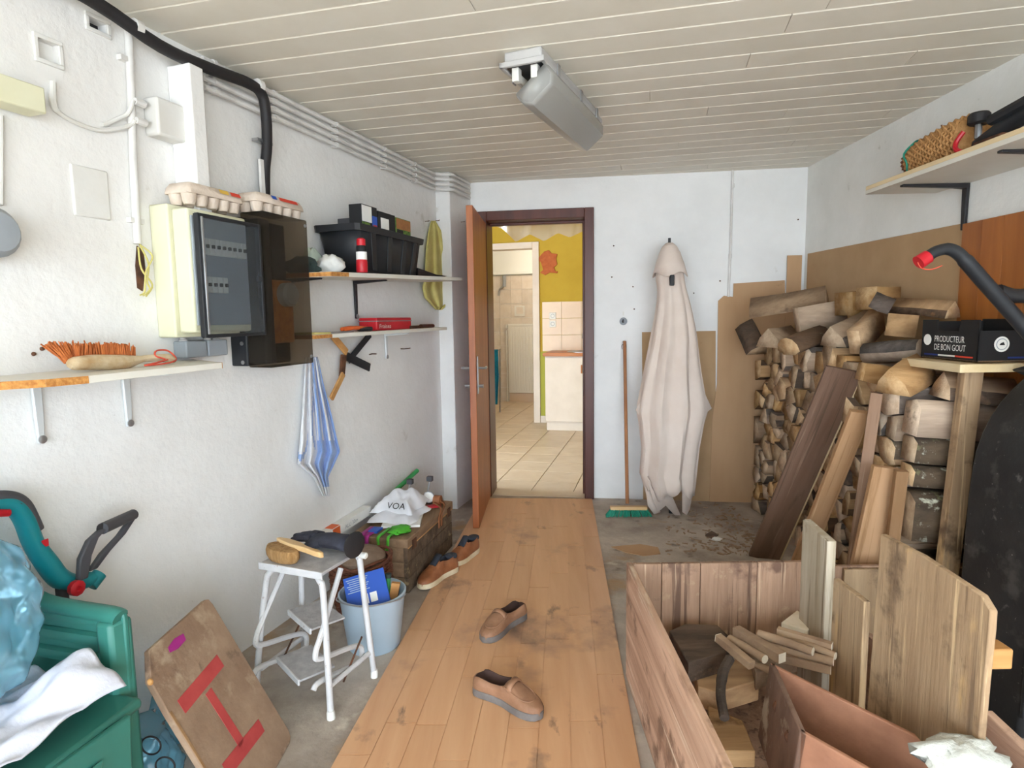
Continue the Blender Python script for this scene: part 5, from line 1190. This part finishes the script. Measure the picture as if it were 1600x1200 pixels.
# extend the post to the floor
f=YP(1486,838,2.26); tpp=YP(1518,574,2.26); d=(tpp-f).normalized(); g=f-d*(f.z/d.z)
pb=[c for c in ORG if c.parent is p][0]; 
mm=M(); 
s=X; n=d.cross(s).normalized(); mm.box((g+tpp)/2,(.07,.04,(tpp-g).length),(s,n,d)); me2=mm.build('board','ply_old',p,bev=.003); del ORG[pb]; bpy.data.objects.remove(pb); me2.name='board'
# crate shelf
sf_=thing('crate_shelf','pale wooden shelf board on the post at the right edge','shelf',V((1.9,2.3,1.17)))
zs=YP(1527,566,2.20).z
M().prism([V((1.60,2.16,zs-.034)),V((1.96,2.16,zs-.034)),V((1.96,2.52,zs-.034)),V((1.62,2.52,zs-.034))],Z*.03).build('board','pine_strip',sf_,bev=.002)
# black fruit crate
fx=thing('fruit_crate','black printed cardboard fruit crate on the shelf at the right','crate',V((1.85,2.35,zs)))
C1=V((YP(1527,560,2.20).x,2.20,zs)); C0=V((YP(1447,550,2.50).x-.02,2.50,zs)); ea=(C1-C0).normalized(); ep=V((ea.y,-ea.x,0)); ep=-ep if ep.x<0 else ep
zh=YP(1527,500,2.20).z-zs
wallth=.005; LL=(C1-C0).length
def cr(a,b,z): return C0+ea*a+ep*b+Z*z
# printed end facing the room, with the hand notch
notch=(.08,.2)
M().prism([cr(0,0,0),cr(LL,0,0),cr(LL,0,zh),cr(.21,0,zh),cr(.20,0,zh*.72),cr(.09,0,zh*.72),cr(.085,0,zh),cr(0,0,zh)],ep*wallth).build('end_panel','black_print',fx)
M().prism([cr(LL,0,0),cr(LL,.26,0),cr(LL,.26,zh*.74),cr(LL,0,zh*.74)],-ea*wallth).build('side_panel','black_print',fx)
M().prism([cr(0,0,0),cr(0,.25,0),cr(0,.25,zh*.95),cr(0,0,zh*.95)],ea*wallth).build('side_panel','black_print',fx)
M().prism([cr(0,0,0),cr(LL,0,0),cr(LL,.25,0),cr(0,.25,0)],Z*wallth).build('bottom','cardboard',fx)
M().prism([cr(0,.245,0),cr(LL,.245,0),cr(LL,.245,zh),cr(0,.245,zh)],ep*wallth).build('end_panel','black_print',fx)
eo=-ep*.001
text('lettering','PRODUCTEUR\nDE BON GOUT',.034,cr(.075,0,zh*.44)+eo,ea,Z,'white_print',fx,sx=.72,depth=.0006)
for k,(m_,a0,a1) in enumerate((('navy_print',.02,.10),('white_print',.10,.19),('red_print',.19,.28))): M().prism([cr(a0,0,.012)+eo,cr(a1,0,.012)+eo,cr(a1,0,.018)+eo,cr(a0,0,.018)+eo],-ep*.0006).build('flag_stripe',m_,fx,smooth=False)
M().lathe(cr(.035,0,zh*.48)+eo,-ep,[(.022,0),(.022,.0006)],20).build('round_badge','white_print',fx)
M().lathe(cr(LL,.085,zh*.42)+ea*.001,ea,[(.028,0),(.028,.0006)],24).build('round_badge','white_print',fx)
M().lathe(cr(LL,.085,zh*.42)+ea*.0018,ea,[(.021,0),(.021,.0004)],24).build('badge_ring','grey_plastic',fx); M().lathe(cr(LL,.085,zh*.42)+ea*.0024,ea,[(.018,0),(.018,.0004)],24).build('badge_centre','white_print',fx); M().prism([cr(LL,.075,zh*.40)+ea*.003,cr(LL,.095,zh*.40)+ea*.003,cr(LL,.09,zh*.47)+ea*.003,cr(LL,.08,zh*.45)+ea*.003],ea*.0004).build('badge_motif','black_print',fx)
text('lettering','V',.05,cr(LL,.165,zh*.4)+ea*.0015,ep,Z,'white_print',fx,depth=.0006)
M().prism([cr(LL,.11,.012)+ea*.001,cr(LL,.25,.012)+ea*.001,cr(LL,.25,.018)+ea*.001,cr(LL,.11,.018)+ea*.001],ea*.0006).build('flag_stripe','navy_print',fx,smooth=False)
# ================================================================ RIGHT WALL SHELF
sh_=thing('wall_shelf','white shelf on black brackets high on the right wall','shelf',RW(2.2,.18,1.92))
zsx=XP(1352,303,1.66).z; yfar=XP(1352,303,1.66).y
SZ=1.915
pA=FL(1352,304,SZ)
off=( -(pA-R0).dot(-NR)); ufar=(pA-R0).dot(UR); wdt=(pA-R0).dot(NR)
M().box(RW(ufar+.6,wdt/2,SZ+.009),(1.2,wdt,.018),(UR,NR,Z)).build('board','white_melamine',sh_,bev=.001)
M().box(RW(ufar+.6,wdt-.012,SZ+.027),(1.2,.022,.018),(UR,NR,Z)).build('front_strip','pine_strip',sh_,bev=.001)
def rbracket(u,label):
    t=thing('shelf_bracket',label,'bracket',RW(u,0,SZ-.2),'brackets under the right wall shelf')
    M().loft([[RW(u+a*.013*k,.004+.014*b,z) for a,b in((-1,0),(1,0),(1,1),(-1,1))] for z,k in((SZ-.001,1.2),(SZ-.12,1),(SZ-.2,.8))]).build('upright','black_metal',t,bev=.002)
    M().loft([[RW(u+a*.013*k,o_,SZ-.001-.018*kk*b) for a,b in((-1,0),(1,0),(1,1),(-1,1))] for o_,k,kk in((.004,1.2,1.3),(.06,1.1,1),(.29,.9,.5))]).build('arm','black_metal',t,bev=.002)
ub_=RU(1511,330)[0]
rbracket(ub_,'black bracket nearer the back wall under the right shelf'); rbracket(ub_+.55,'black bracket at the right edge under the right shelf')
# wicker cone basket lying on the shelf
wb_=thing('wicker_cone','tan wicker basket lying on its side on the right wall shelf','basket',RW(ufar+.35,.2,SZ+.02))
ba0=XP(1408,243,1.80); ba1=XP(1530,215,1.80)
ca_=RW(ufar+.14,.20,SZ+.105); cb_=RW(ufar+.52,.20,SZ+.115); dv=(cb_-ca_).normalized(); 
prof=[(.02,0),(.05,.005),(.066,.04),(.078,.12),(.083,.22),(.085,.32),(.082,.37)]
M().lathe(ca_,dv,[(r*.96,h) for r,h in prof],26).build('inner_wall','wicker_tan',wb_)
e1=dv.orthogonal().normalized(); e2=dv.cross(e1)
for k in range(20):
    h=.012+k*.0185; r=pw([(h_,r_) for r_,h_ in prof],h); n=44
    M().tube([ca_+dv*h+(e1*math.cos(2*math.pi*j/n)+e2*math.sin(2*math.pi*j/n))*(r+.004*math.cos(math.pi*(j+k))) for j in range(n)],.0068,5,closed=True).build('woven_row','wicker' if k<2 else 'wicker_tan',wb_)
n=40; h=.075; M().tube([ca_+dv*(h+.012*math.sin(j*.9))+(e1*math.cos(2*math.pi*j/n)+e2*math.sin(2*math.pi*j/n))*.083 for j in range(n)],.0045,5,closed=True).build('green_binding','broom_green',wb_)
# dark garden tool at the right end of that shelf
gt=thing('hedge_tool','black garden tool with a round knob and red guard on the right shelf','tool',RW(ufar+.75,.2,SZ+.02))
def G2(a,o_,z): return RW(ufar+a,o_,SZ+.03+z)
M().tube(spl([G2(.57,.22,.035),G2(.66,.22,.06),G2(.8,.2,.10),G2(1.1,.18,.12)],5),[.03]*6+[.034]*5+[.036]*5,10).build('shaft','black_plastic',gt)
M().lathe(G2(.58,.235,.11),Z,[(.03,0),(.036,.006),(.036,.035),(.03,.042)],18).build('round_knob','black_rubber',gt); M().tube([G2(.58,.235,.06),G2(.58,.235,.115)],.012,8).build('knob_stem','steel',gt)
M().tube(spl([G2(.545,.265,.095),G2(.53,.28,.06),G2(.54,.285,.03),G2(.57,.27,.01)],5),.009,8).build('red_guard','red_plastic',gt)
M().tube([G2(.62,.2,.06),G2(.9,.17,.2)],.008,8).build('rod','black_metal',gt); M().tube([G2(.66,.25,.10),G2(1.1,.2,.17)],.02,8).build('handle_bar','black_plastic',gt)
rbox(G2(.65,.22,.02),(.14,.07,.05),(UR,NR,Z),'gear_case','rust',gt,bev=.01)
nail(RWp(1485,197),NR,'wall_nail','bent nail sticking out above the wicker basket on the right wall',r=.004,l=.04)
# ================================================================ BLACK TANK AND LAWNMOWER HANDLE
TY=2.10
tk=thing('black_tank','tall dusty black metal tank with a rounded shoulder at the right edge','tank',V((1.75,TY-.15,0)))
outl=[(1600,588),(1580,606),(1560,628),(1545,650),(1532,676),(1522,705),(1516,735),(1511,770),(1507,810),(1504,850)]
P=[YP(x,y,TY) for x,y in outl]; P=[V((1.94,TY,P[0].z+.06)),V((1.80,TY,P[0].z+.045)),V((1.72,TY,P[0].z+.025))]+P
P.append(V((P[-1].x-.01,TY,0.0))); P.append(V((1.94,TY,0)))
M().prism(P,-Yv*.30).build('body','tank_black',tk,bev=.012,angle=50)
for xx in(1.60,1.80): rbox(V((xx,TY-.304,.55)),(.012,.012,.95),(X,Yv,Z),'seam','tank_black',tk,bev=.003)
# mower handle: black tube with a red grip
lm=thing('mower_handle','black bent handle with a red cap resting above the tank','handle',V((1.6,1.9,1.25)))
HY=1.93
hp=[(1448,402),(1462,393),(1480,389),(1494,394),(1508,407),(1530,432),(1560,466),(1600,512),(1640,560)]
Q=[YP(x,y,HY) for x,y in hp]; Q.append(V((1.74,HY+.08,P[0].z+.022)))
M().tube(spl(Q,4),[.0175]*8+[.019]*8+[.022]*(len(spl(Q,4))-16),12).build('tube','black_plastic',lm)
a=Q[0]; dq=(Q[0]-Q[1]).normalized(); M().tube([a-dq*.004,a+dq*.03],[.0215,.0225],12).build('red_cap','red_plastic',lm)
M().tube(spl([YP(1558,455,HY+.06),YP(1580,462,HY+.06),YP(1620,466,HY+.06),YP(1660,500,HY+.05),V((1.78,HY+.08,P[0].z+.05))],4),.024,10).build('lower_tube','black_rubber',lm)
M().tube(spl([YP(1434,410,HY),YP(1440,419,HY),YP(1455,421,HY),YP(1472,415,HY)],4),.0016,5).build('red_cord','red_cord',lm)
# ================================================================ BIG OPEN CRATE IN FRONT
CX0,CY1,CHH=.418,2.18,.45
wc=thing('wooden_crate','large open wooden crate of old planks in the right foreground','crate',V((.8,1.6,0)))
yN=.95
M().box(V((CX0+.009,(CY1+yN)/2,CHH/2)),(.022,CY1-yN,CHH)).build('side_panel','crate_side',wc,bev=.004)
xs=[CX0+.02]+[YP(x,900,CY1).x for x in(1032,1092,1180)]+[1.12]
for a,b in zip(xs,xs[1:]): M().bmm((a+.0012,CY1-.02,0),(b-.0012,CY1,CHH-.002)).build('back_plank','crate_wood',wc,bev=.003)
xr=1.12
for k,(a,b) in enumerate(((.95,1.35),(1.353,1.75),(1.753,CY1-.022))): M().bmm((xr,a,0),(xr+.02,b,.30+.02*k)).build('side_plank','crate_side',wc,bev=.003)
M().bmm((CX0+.02,yN,0.002),(xr,CY1-.02,.015)).build('bottom','crate_wood',wc)
# boards stuck in the crate's right side
def slab3(name,label,pts,vec,mat,cat='board',bev=.003):
    o=M().prism(pts,vec).build(name,mat,bev=bev); return tag(o,label,cat)
xb=1.09
slab3('pale_board','pale thick board standing upright at the crate corner',[XP(1254,811,1.02),XP(1293,846,1.02),V((1.02,XP(1293,846,1.02).y,.02)),V((1.02,XP(1254,811,1.02).y,.02))],V((.03,0,0)),'board_pale')
slab3('brown_board','brown board between the pale board and the large plywood',[XP(1302,903,1.005),XP(1350,940,1.005),V((1.005,XP(1350,945,1.005).y,.02)),V((1.005,XP(1302,903,1.005).y,.02))],V((.02,0,0)),'ply_old')
px_=[(1376,834),(1440,868),(1500,908),(1533,930),(1548,955),(1546,985),(1538,1060)]
PX_=.985; PP=[XP(x,y,PX_) for x,y in px_]; yn=PP[-1].y; yf=PP[0].y
slab3('plywood_board','large weathered plywood board with a rounded corner in the crate',PP+[V((PX_,yn+.01,.02)),V((PX_,yf+.03,.02))],V((.016,0,0)),'ply_old')
o=rbox(XP(1552,1022,1.03),(.05,.045,.045),(X,Yv,Z),'wood_offcut','raw_wood'); tag(o,'short square wood offcut poking out beside the plywood board','wood')
# low board at the very right
slab3('low_plank','rough low plank in the bottom right corner',[XP(1535,1110,1.17),XP(1640,1210,1.17),V((1.17,1.1,.05)),V((1.17,1.56,.05))],V((.025,0,0)),'crate_side')
# box behind the crate
bb2=thing('plank_box','low plank box behind the crate in front of the logs','box',V((1.4,2.5,0)))
z2=.40
M().bmm((1.16,2.32,0),(1.95,2.34,.36)).build('front_plank','crate_wood',bb2,bev=.003)
zbx=YP(1400,838,2.58).z
for a,b in((1.30,1.62),(1.622,1.95)): M().bmm((a,2.30,.0),(b,2.317,zbx*.93)).build('back_plank','ply_old',bb2,bev=.003)
# loose firewood and sticks in the crate
def pieceF(name,pts_px,z0,h,mat,label,cat='wood'):
    o=M().prism([FL(x,y,z0) for x,y in pts_px],Z*h).build(name,mat,bev=.004); return tag(o,label,cat)
pieceF('wood_chunk',[(1045,1015),(1070,1003),(1120,1005),(1140,1025),(1132,1050),(1075,1068)],.19,.07,'bark','dark reddish wood chunk in the left of the crate')
pieceF('wood_chunk',[(1085,1075),(1130,1060),(1180,1062),(1185,1095),(1120,1115),(1090,1105)],.12,.07,'split_side','split wood piece lying under the curved branch')
pieceF('wood_chunk',[(1105,1125),(1160,1150),(1180,1200),(1110,1200)],.12,.05,'split_side','rough brown wood piece in the near left of the crate')
pieceF('wood_chunk',[(1165,1020),(1225,1015),(1245,1050),(1180,1080)],.17,.06,'split_side','broad wood piece beneath the heap of sticks')
def stick(a,b,r,label,n=10,flat=1,sq_=False):
    t=thing('wood_stick',label,'stick',(a+b)/2,'sticks in the crate'); d=(b-a).normalized()
    if sq_:
        s=d.cross(Z).normalized(); rbox((a+b)/2,((b-a).length,r*2,r*2),(d,s,s.cross(d)),'shaft','stick_wood',t,bev=.001); rbox(b+d*.0006,(.0015,r*1.98,r*1.98),(d,s,s.cross(d)),'cut_end','stick_end',t,bev=0); 
    else:
        M().tube([a,(a+b)/2+Z*.002,b],r,n).build('shaft','stick_wood',t); M().tube([b,b+d*.0012],r*.97,n).build('cut_end','stick_end',t)
SK=[((1150,985),(1222,1028),.26,.26,.015,True,'square stick with a white end in the middle of the stick heap'),((1140,998),(1195,1030),.24,.245,.014,False,'broken reddish stick with a yellow end before the box'),
((1185,990),(1270,1018),.27,.275,.0135,False,'round stick with the uppermost pale round end'),((1215,985),(1300,1010),.275,.275,.011,True,'flat stick at the right back of the stick heap'),
((1200,1010),(1302,1034),.245,.25,.0135,False,'round stick with its pale end nearest the plywood'),((1200,1022),(1298,1045),.225,.225,.013,True,'square stick lowest on the right of the heap'),
((1175,1040),(1122,996),.24,.26,.012,True,'stick pointing left with a bright square end'),((1165,1032),(1220,1055),.205,.21,.012,False,'dark stick under the reddish broken one'),((1240,1000),(1305,1025),.26,.262,.012,False,'thin round stick between the pale ended ones')]
for (a,b,za,zb_,r,q,lab) in SK: stick(FL(*a,za+.05),FL(*b,zb_+.05),r,lab,sq_=q)
o=M().tube(spl([FL(1140,1030,.27),FL(1130,1050,.26),FL(1126,1085,.24),FL(1132,1122,.22)],5),[.016]*8+[.014]*8,8).build('curved_branch','bark'); tag(o,'curved grey branch standing among the wood in the crate','branch')
o=M().prism([FL(x,y,.24) for x,y in((1220,985),(1245,965),(1272,985),(1262,998))],Z*.03).build('wood_wedge','stick_end',bev=.003); tag(o,'pale wooden wedge behind the stick heap','wood')
# inner open box
zt_=.40
A_=FL(1203,1034,zt_); B_=FL(1250,1142,zt_); C_=FL(1475,1168,zt_); 
D_=B_+(C_-A_)
ib=thing('small_wooden_box','small open reddish wooden box lying in the crate','box',(A_+D_)/2-Z*.2)
def panel(p,q,h,th,name,mat,nn_,slope=V((0,0,0))):
    return M().prism([p,q,q-Z*h+slope,p-Z*h+slope],nn_*th).build(name,mat,ib,bev=.003)
lx=(C_-A_).normalized(); ly=(B_-A_).normalized()
panel(A_,B_,.24,.018,'end_panel','box_weathered',lx,-lx*.03)
far=[A_,lerp(A_,C_,.86),lerp(A_,C_,1.0)-Z*.05,C_-Z*.24,A_-Z*.24]
M().prism(far,ly*.016).build('long_panel','box_red',ib,bev=.003)
M().prism([B_,D_,D_-Z*.24,B_-Z*.24],-ly*.016).build('long_panel','box_red',ib,bev=.003)
M().prism([A_-Z*.235,B_-Z*.235,D_-Z*.235,C_-Z*.235],Z*.012).build('bottom','box_red',ib)
M().prism([C_-Z*.05,D_-Z*.05,D_-Z*.24,C_-Z*.24],-lx*.016).build('end_panel','box_weathered',ib,bev=.003)
for k in(.35,.75):
    q=lerp(A_,B_,k)-Z*.07; M().tube(spl([q-lx*.004-Z*.012,q-lx*.01+Z*.0,q-lx*.004+Z*.014],3),.006,6).build('iron_staple','rust',ib)
# white foam lump at the bottom edge
o=rag(*FL(1500,1195,.40),.09,.05,.035,'foam_block','foam_white','rough white foam lump at the bottom right edge of the small box','foam',17,(X,Yv,Z))
# ================================================================ LEFT FOREGROUND: CHAIR, BAGS, TRIMMER, PAINTED BOARD
e1c=V((-.965,.26,0)).normalized(); e2c=V((-.26,-.965,0)).normalized()      # along the backrest, and forward over the seat
CR=V((-.93,1.40,0))
def CH_(a,b,z): return CR+e1c*a+e2c*b+Z*z
gc=thing('garden_chair','green plastic garden chair with a curved backrest in the left corner','chair',CH_(.24,.22,0))
SZc=.43; CWd=.46
def cb_px(x,y,o_=0): return PLN(x,y,CR-e2c*(.06+o_),e2c)
topo=[(201,962),(197,953),(184,948),(126,939),(77,928),(38,905),(14,870),(-6,845),(-40,838)]
OUT=[cb_px(*q) for q in topo]
lowz=.30
def ba_(p): return (p-CR).dot(e1c)
ends=[p for p in OUT if ba_(p)<CWd]
bot=[CH_(CWd,-.06,lowz),CH_(ba_(OUT[0])+.005,-.06,lowz)]
if ba_(OUT[-1])>CWd: OUT=ends+[CH_(CWd,-.06,ends[-1].z)]
M().prism(OUT+[CH_(ba_(OUT[-1]),-.06,lowz),bot[1]],e2c*.014).build('backrest','chair_green',gc,bev=.004)
# raised border along the top and the visible side, and moulded bands
inn=[p*1.0 for p in OUT]
rail=[p+e2c*.018-Z*.012 for p in OUT[1:]]
M().tube(spl(rail,4),.022,10).build('top_rail','chair_green',gc)
M().loft([[CH_(ba_(OUT[0])+u_,-.06+v_,z) for u_,v_ in((0,-.012),(.07,-.012),(.06,.045),(.012,.045))] for z in(.02,.3,.5,OUT[0].z-.004)]).build('back_post','chair_green',gc,bev=.01)
for k in range(3):
    z0=.50+k*.055; M().loft([[CH_(lerp(.09,CWd-.03,i/6),-.044+.018*(v_),z0+.018*w_) for v_,w_ in((0,-1),(.6,-.7),(.8,0),(.6,.7),(0,1))] for i in range(7)]).build('moulded_band','chair_green',gc)
seat=[CH_(.015,-.03,SZc),CH_(CWd,-.03,SZc),CH_(CWd,.42,SZc+.01),CH_(CWd-.05,.46,SZc+.005),CH_(.04,.46,SZc+.005),CH_(-.02,.42,SZc+.01)]
M().prism(seat,-Z*.03).build('seat','chair_green',gc,bev=.012)
sk_s=M().prism([CH_(-.012,.03,SZc-.004),CH_(-.02,.44,SZc+.006),CH_(-.02,.43,SZc-.30),CH_(-.02,.36,SZc-.24),CH_(-.02,.12,SZc-.24),CH_(-.012,.05,SZc-.30)],e1c*.014).build('side_panel','chair_green',gc,bev=.004)
for q in((.12,.34,.05,.10),(.12,.34,.13,.19)): M().prism([CH_(-.0205,q[0],SZc-q[2]),CH_(-.021,q[1],SZc-q[2]),CH_(-.021,q[1]-.02,SZc-q[3]),CH_(-.0205,q[0]+.02,SZc-q[3])],-e1c*.006).build('moulded_relief','chair_green',sk_s,bev=.003)
M().prism([CH_(0,.452,SZc+.003),CH_(CWd,.452,SZc+.003),CH_(CWd-.04,.452,SZc-.1),CH_(.04,.452,SZc-.1)],e2c*.012).build('front_skirt','chair_green',gc,bev=.004)
for a,b,da,db in((CWd-.02,-.05,.0,-.02),(.02,.42,-.02,.03),(CWd-.03,.42,.0,.03)):
    M().loft([[CH_(a+da*k+u_*.028,b+db*k+v_*.026,z) for u_,v_ in((-1,-1),(1,-1),(1,1),(-1,1))] for z,k in((SZc-.028,0),(.2,.55),(0,1))]).build('leg','chair_green',gc,bev=.006)
# white sheet spread over the seat
def shfn(i,j):
    a=lerp(.018,.44,i); b=lerp(.012,.62,j); w_=.010*math.sin(11*i+5*j)+.012*abs(math.sin(13*j-8*i+1))+.009*abs(math.sin(21*i+9*j))+.005*math.sin(37*i-23*j); ed_=max(0,b-.49)*1.8
    hill=.10*math.exp(-(((a-.12)/.08)**2+((b-.05)/.10)**2))+.05*math.exp(-(((a-.2)/.15)**2+((b-.28)/.13)**2))
    return CH_(a+.008*math.sin(8*j),b+.008*math.sin(7*i),SZc+.026+max(-.004,w_)+hill-ed_)
o=M().grid(64,64,shfn).build('white_sheet','sheet_white',thick=.006,angle=80); tag(o,'crumpled white sheet spread over the seat of the green chair','sheet')
# filled pale blue bag on the chair
def bag(c,dx,dy,h,name,label,seed,ax_,mat='blue_film',n=64,m_=44,neck=.35):
    rr=random.Random(seed); ph=[rr.uniform(0,6.3) for _ in range(10)]; rings=[]
    for j in range(m_+1):
        t=j/m_; k=pw([(0,.82),(.12,.98),(.3,1.04),(.5,.95),(.7,.78),(.85,.55),(.93,neck),(1,neck*1.25)],t); ring=[]
        for i in range(n):
            a=2*math.pi*i/n; w_=1+.07*math.sin(3*a+ph[0]+3*t)+.05*math.sin(6*a+ph[1]-7*t)+.05*abs(math.sin(5.5*a+ph[2]+9*t))+.04*abs(math.sin(8*a+ph[3]-13*t))+.03*math.sin(15*a+ph[5]+21*t)
            ring.append(V(c)+ax_[0]*(dx*k*w_*math.cos(a))+ax_[1]*(dy*k*w_*math.sin(a))+Z*(h*t+.01*math.sin(5*a+ph[4]+9*t)*t))
        rings.append(ring)
    for r in rings:
        for p in r: p.z=max(p.z,c[2]+.001)
    t=thing(name,label,'bag',V(c)); M().loft(rings).build('film',mat,t,angle=80)
    return t
cax2=(e1c,e2c,Z)
bg1=bag(CH_(.30,.21,SZc+.12),.165,.17,.40,'plastic_bag','full light blue see-through bag standing on the green chair',6,cax2,neck=.3)
cc=CH_(.38,.20,SZc+.19)
rr=random.Random(8)
for i,(a,b,z,r,mt) in enumerate(((.28,.26,.13,.05,'leather_tan'),(.38,.22,.13,.045,'towel_blue'),(.28,.15,.21,.05,'cloth_dark'),(.34,.22,.28,.05,'sheet_white'))):
    rag(*CH_(a,b,SZc+.03+z),r,r*.9,r*.7,'packed_cloth',mt,f'{("brown leather","blue","dark","white")[i]} bundle of clothing seen through the light blue bag on the chair','cloth',30+i,cax2)
# blue bags on the floor behind the painted board
bag(V((-1.11,1.92,0)),.11,.08,.27,'plastic_bag','light blue plastic bag on the floor behind the painted board',11,(UL,NL,Z),neck=.5)
b2=bag(V((-1.09,1.64,0)),.09,.09,.2,'plastic_bag','light blue bag with black ring prints on the floor under the chair',15,(UL,NL,Z),neck=.6)
for (x,y,r) in((240,1160,.026),(262,1192,.026)):
    q=YP(x,y,1.54)
    M().tube([q+V((r*math.cos(a)*1.0,-.012,r*math.sin(a))) for a in [2*math.pi*i/28 for i in range(28)]],.0025,6,closed=True).build('ring_print','black_print',b2)
# ---------------------------------------------------------------- grass trimmer behind the chair
O_=.10
gm=thing('grass_trimmer','teal grass trimmer with dark grips and red knobs behind the chair','trimmer',L(115,1000,O_))
def TQ(x,y,o_=O_): return L(x,y,o_)
body=[(-40,792,.026),(0,786,.027),(20,790,.028),(38,812,.029),(52,848,.029),(72,878,.033),(95,905,.034),(128,910,.026),(145,900,.02)]
ptsb=spl([TQ(x,y) for x,y,_ in body],5); M().tube(ptsb,[pw([(i/8,body[i][2]) for i in range(9)],k/(len(ptsb)-1)) for k in range(len(ptsb))],14,flat=.8).build('body','teal',gm)
top=[(-40,782),(0,777),(22,779),(38,790),(50,812),(57,828)]; ptt=spl([TQ(x,y,O_+.004) for x,y in top],4); M().tube(ptt,[.018]*len(ptt),10).build('top_grip','dark_grey',gm)
M().tube([TQ(-20,803,O_+.02),TQ(14,801,O_+.02)],.010,8).build('trigger','red_plastic',gm); rbox(TQ(69,849,O_+.026),(.022,.004,.02),lax,'badge','red_plastic',gm,bev=.001)
for x,y in((31,788),(81,888)): M().lathe(TQ(x,y,O_+.022),NL,[(.004,0),(.004,.004)],8).build('screw','dark_grey',gm)
# front loop handle
M().loft([[TQ(x,y,O_+.03)+UL*w_*s+NL*t_ for s,t_ in((-1,0),(1,0),(1,.018),(-1,.018))] for x,y,w_ in((124,905,.014),(128,870,.018),(140,842,.016),(156,826,.012))]).build('handle_arm','dark_grey',gm,bev=.004)
M().loft([[TQ(x,y,O_-.03)+UL*w_*s+NL*t_ for s,t_ in((-1,0),(1,0),(1,.018),(-1,.018))] for x,y,w_ in((140,890,.012),(160,862,.015),(185,835,.013),(205,806,.01))]).build('handle_arm','dark_grey',gm,bev=.004)
M().tube([TQ(160,826,O_+.04),TQ(208,804,O_-.03)],.017,14).build('cross_grip','dark_grey',gm)
M().lathe(TQ(160,826,O_+.0405),NL*.8-UL*.2,[(.0165,0),(.0165,.001)],14).build('grip_opening','black_rubber',gm)
k0=TQ(115,918,O_+.034)
M().lathe(k0,NL,[(.016,0),(.022,.004),(.022,.018),(.014,.022),(.008,.022),(.007,.016)],10).build('red_knob','red_plastic',gm)
M().tube([TQ(140,915,O_),TQ(156,896,O_)],[.022,.02],12).build('joint_collar','teal',gm)
M().tube([TQ(95,905,O_),V((*TQ(95,905,O_-.02).xy,.30)),V((*TQ(95,905,O_-.03).xy,.05))],.016,10).build('shaft','dark_grey',gm)
M().lathe(V((*TQ(95,905,O_-.03).xy,0)),Z,[(.05,0),(.055,.02),(.045,.05),(.02,.06)],18).build('cutting_head','dark_grey',gm)
# ---------------------------------------------------------------- wooden board with painted red letter
Rr_=FL(458,1152,.004); T_=L(326,932,.31); ev=(Rr_-T_); Lf=FL(213,1033,T_.z); wv=Lf-T_   # top edge level, long edge square to it
nb_=wv.cross(ev).normalized(); 
if nb_.dot(CAM-T_)<0: nb_=-nb_
pb_=thing('painted_board','worn wooden board with a painted red letter leaning in the left foreground','board',Rr_)
def PB(u,v_): return T_+ev*u+wv*v_
rc=.07
oc=[PB(.0,.06),PB(.012,.015),PB(.05,0),PB(.95,0),PB(.985,.02),PB(1,.07),PB(1,1.0),PB(.3,1.0),PB(.12,.985),PB(0,.85)]
M().prism(oc,-nb_*.018).build('panel','sign_board',pb_,bev=.003)
M().prism([PB(.30,1.0)+nb_*.001,PB(1,1.0)+nb_*.001,PB(1,.975)+nb_*.001,PB(.30,.975)+nb_*.001],nb_*.002).build('edge_batten','sign_edge',pb_,bev=.001)
def stroke(a,b,w_,name='red_stroke'):
    pa_=V(a); pb__=V(b); d=(pb__-pa_).normalized(); s=nb_.cross(d).normalized()*w_/2
    M().prism([pa_+s+nb_*.0005,pb__+s+nb_*.0005,pb__-s+nb_*.0005,pa_-s+nb_*.0005],nb_*.0012).build(name,'sign_red',pb_,smooth=False)
def onb(x,y): d=ray(x,y); return CAM+d*((T_-CAM).dot(nb_)/d.dot(nb_))
sw_=.042
stroke(onb(283,1105),onb(344,1032),sw_); stroke(onb(325,1080),onb(378,1163),sw_*.75); stroke(onb(352,1205),onb(408,1133),sw_)
M().prism([onb(x,y)+nb_*.0005 for x,y in((262,1012),(272,998),(286,990),(290,1000),(278,1014),(265,1020))],nb_*.001).build('sticker','magenta',pb_,smooth=False)
M().lathe(onb(234,1066),nb_,[(.009,0),(.009,.003),(.003,.008)],12).build('bolt_head','raw_wood',pb_)
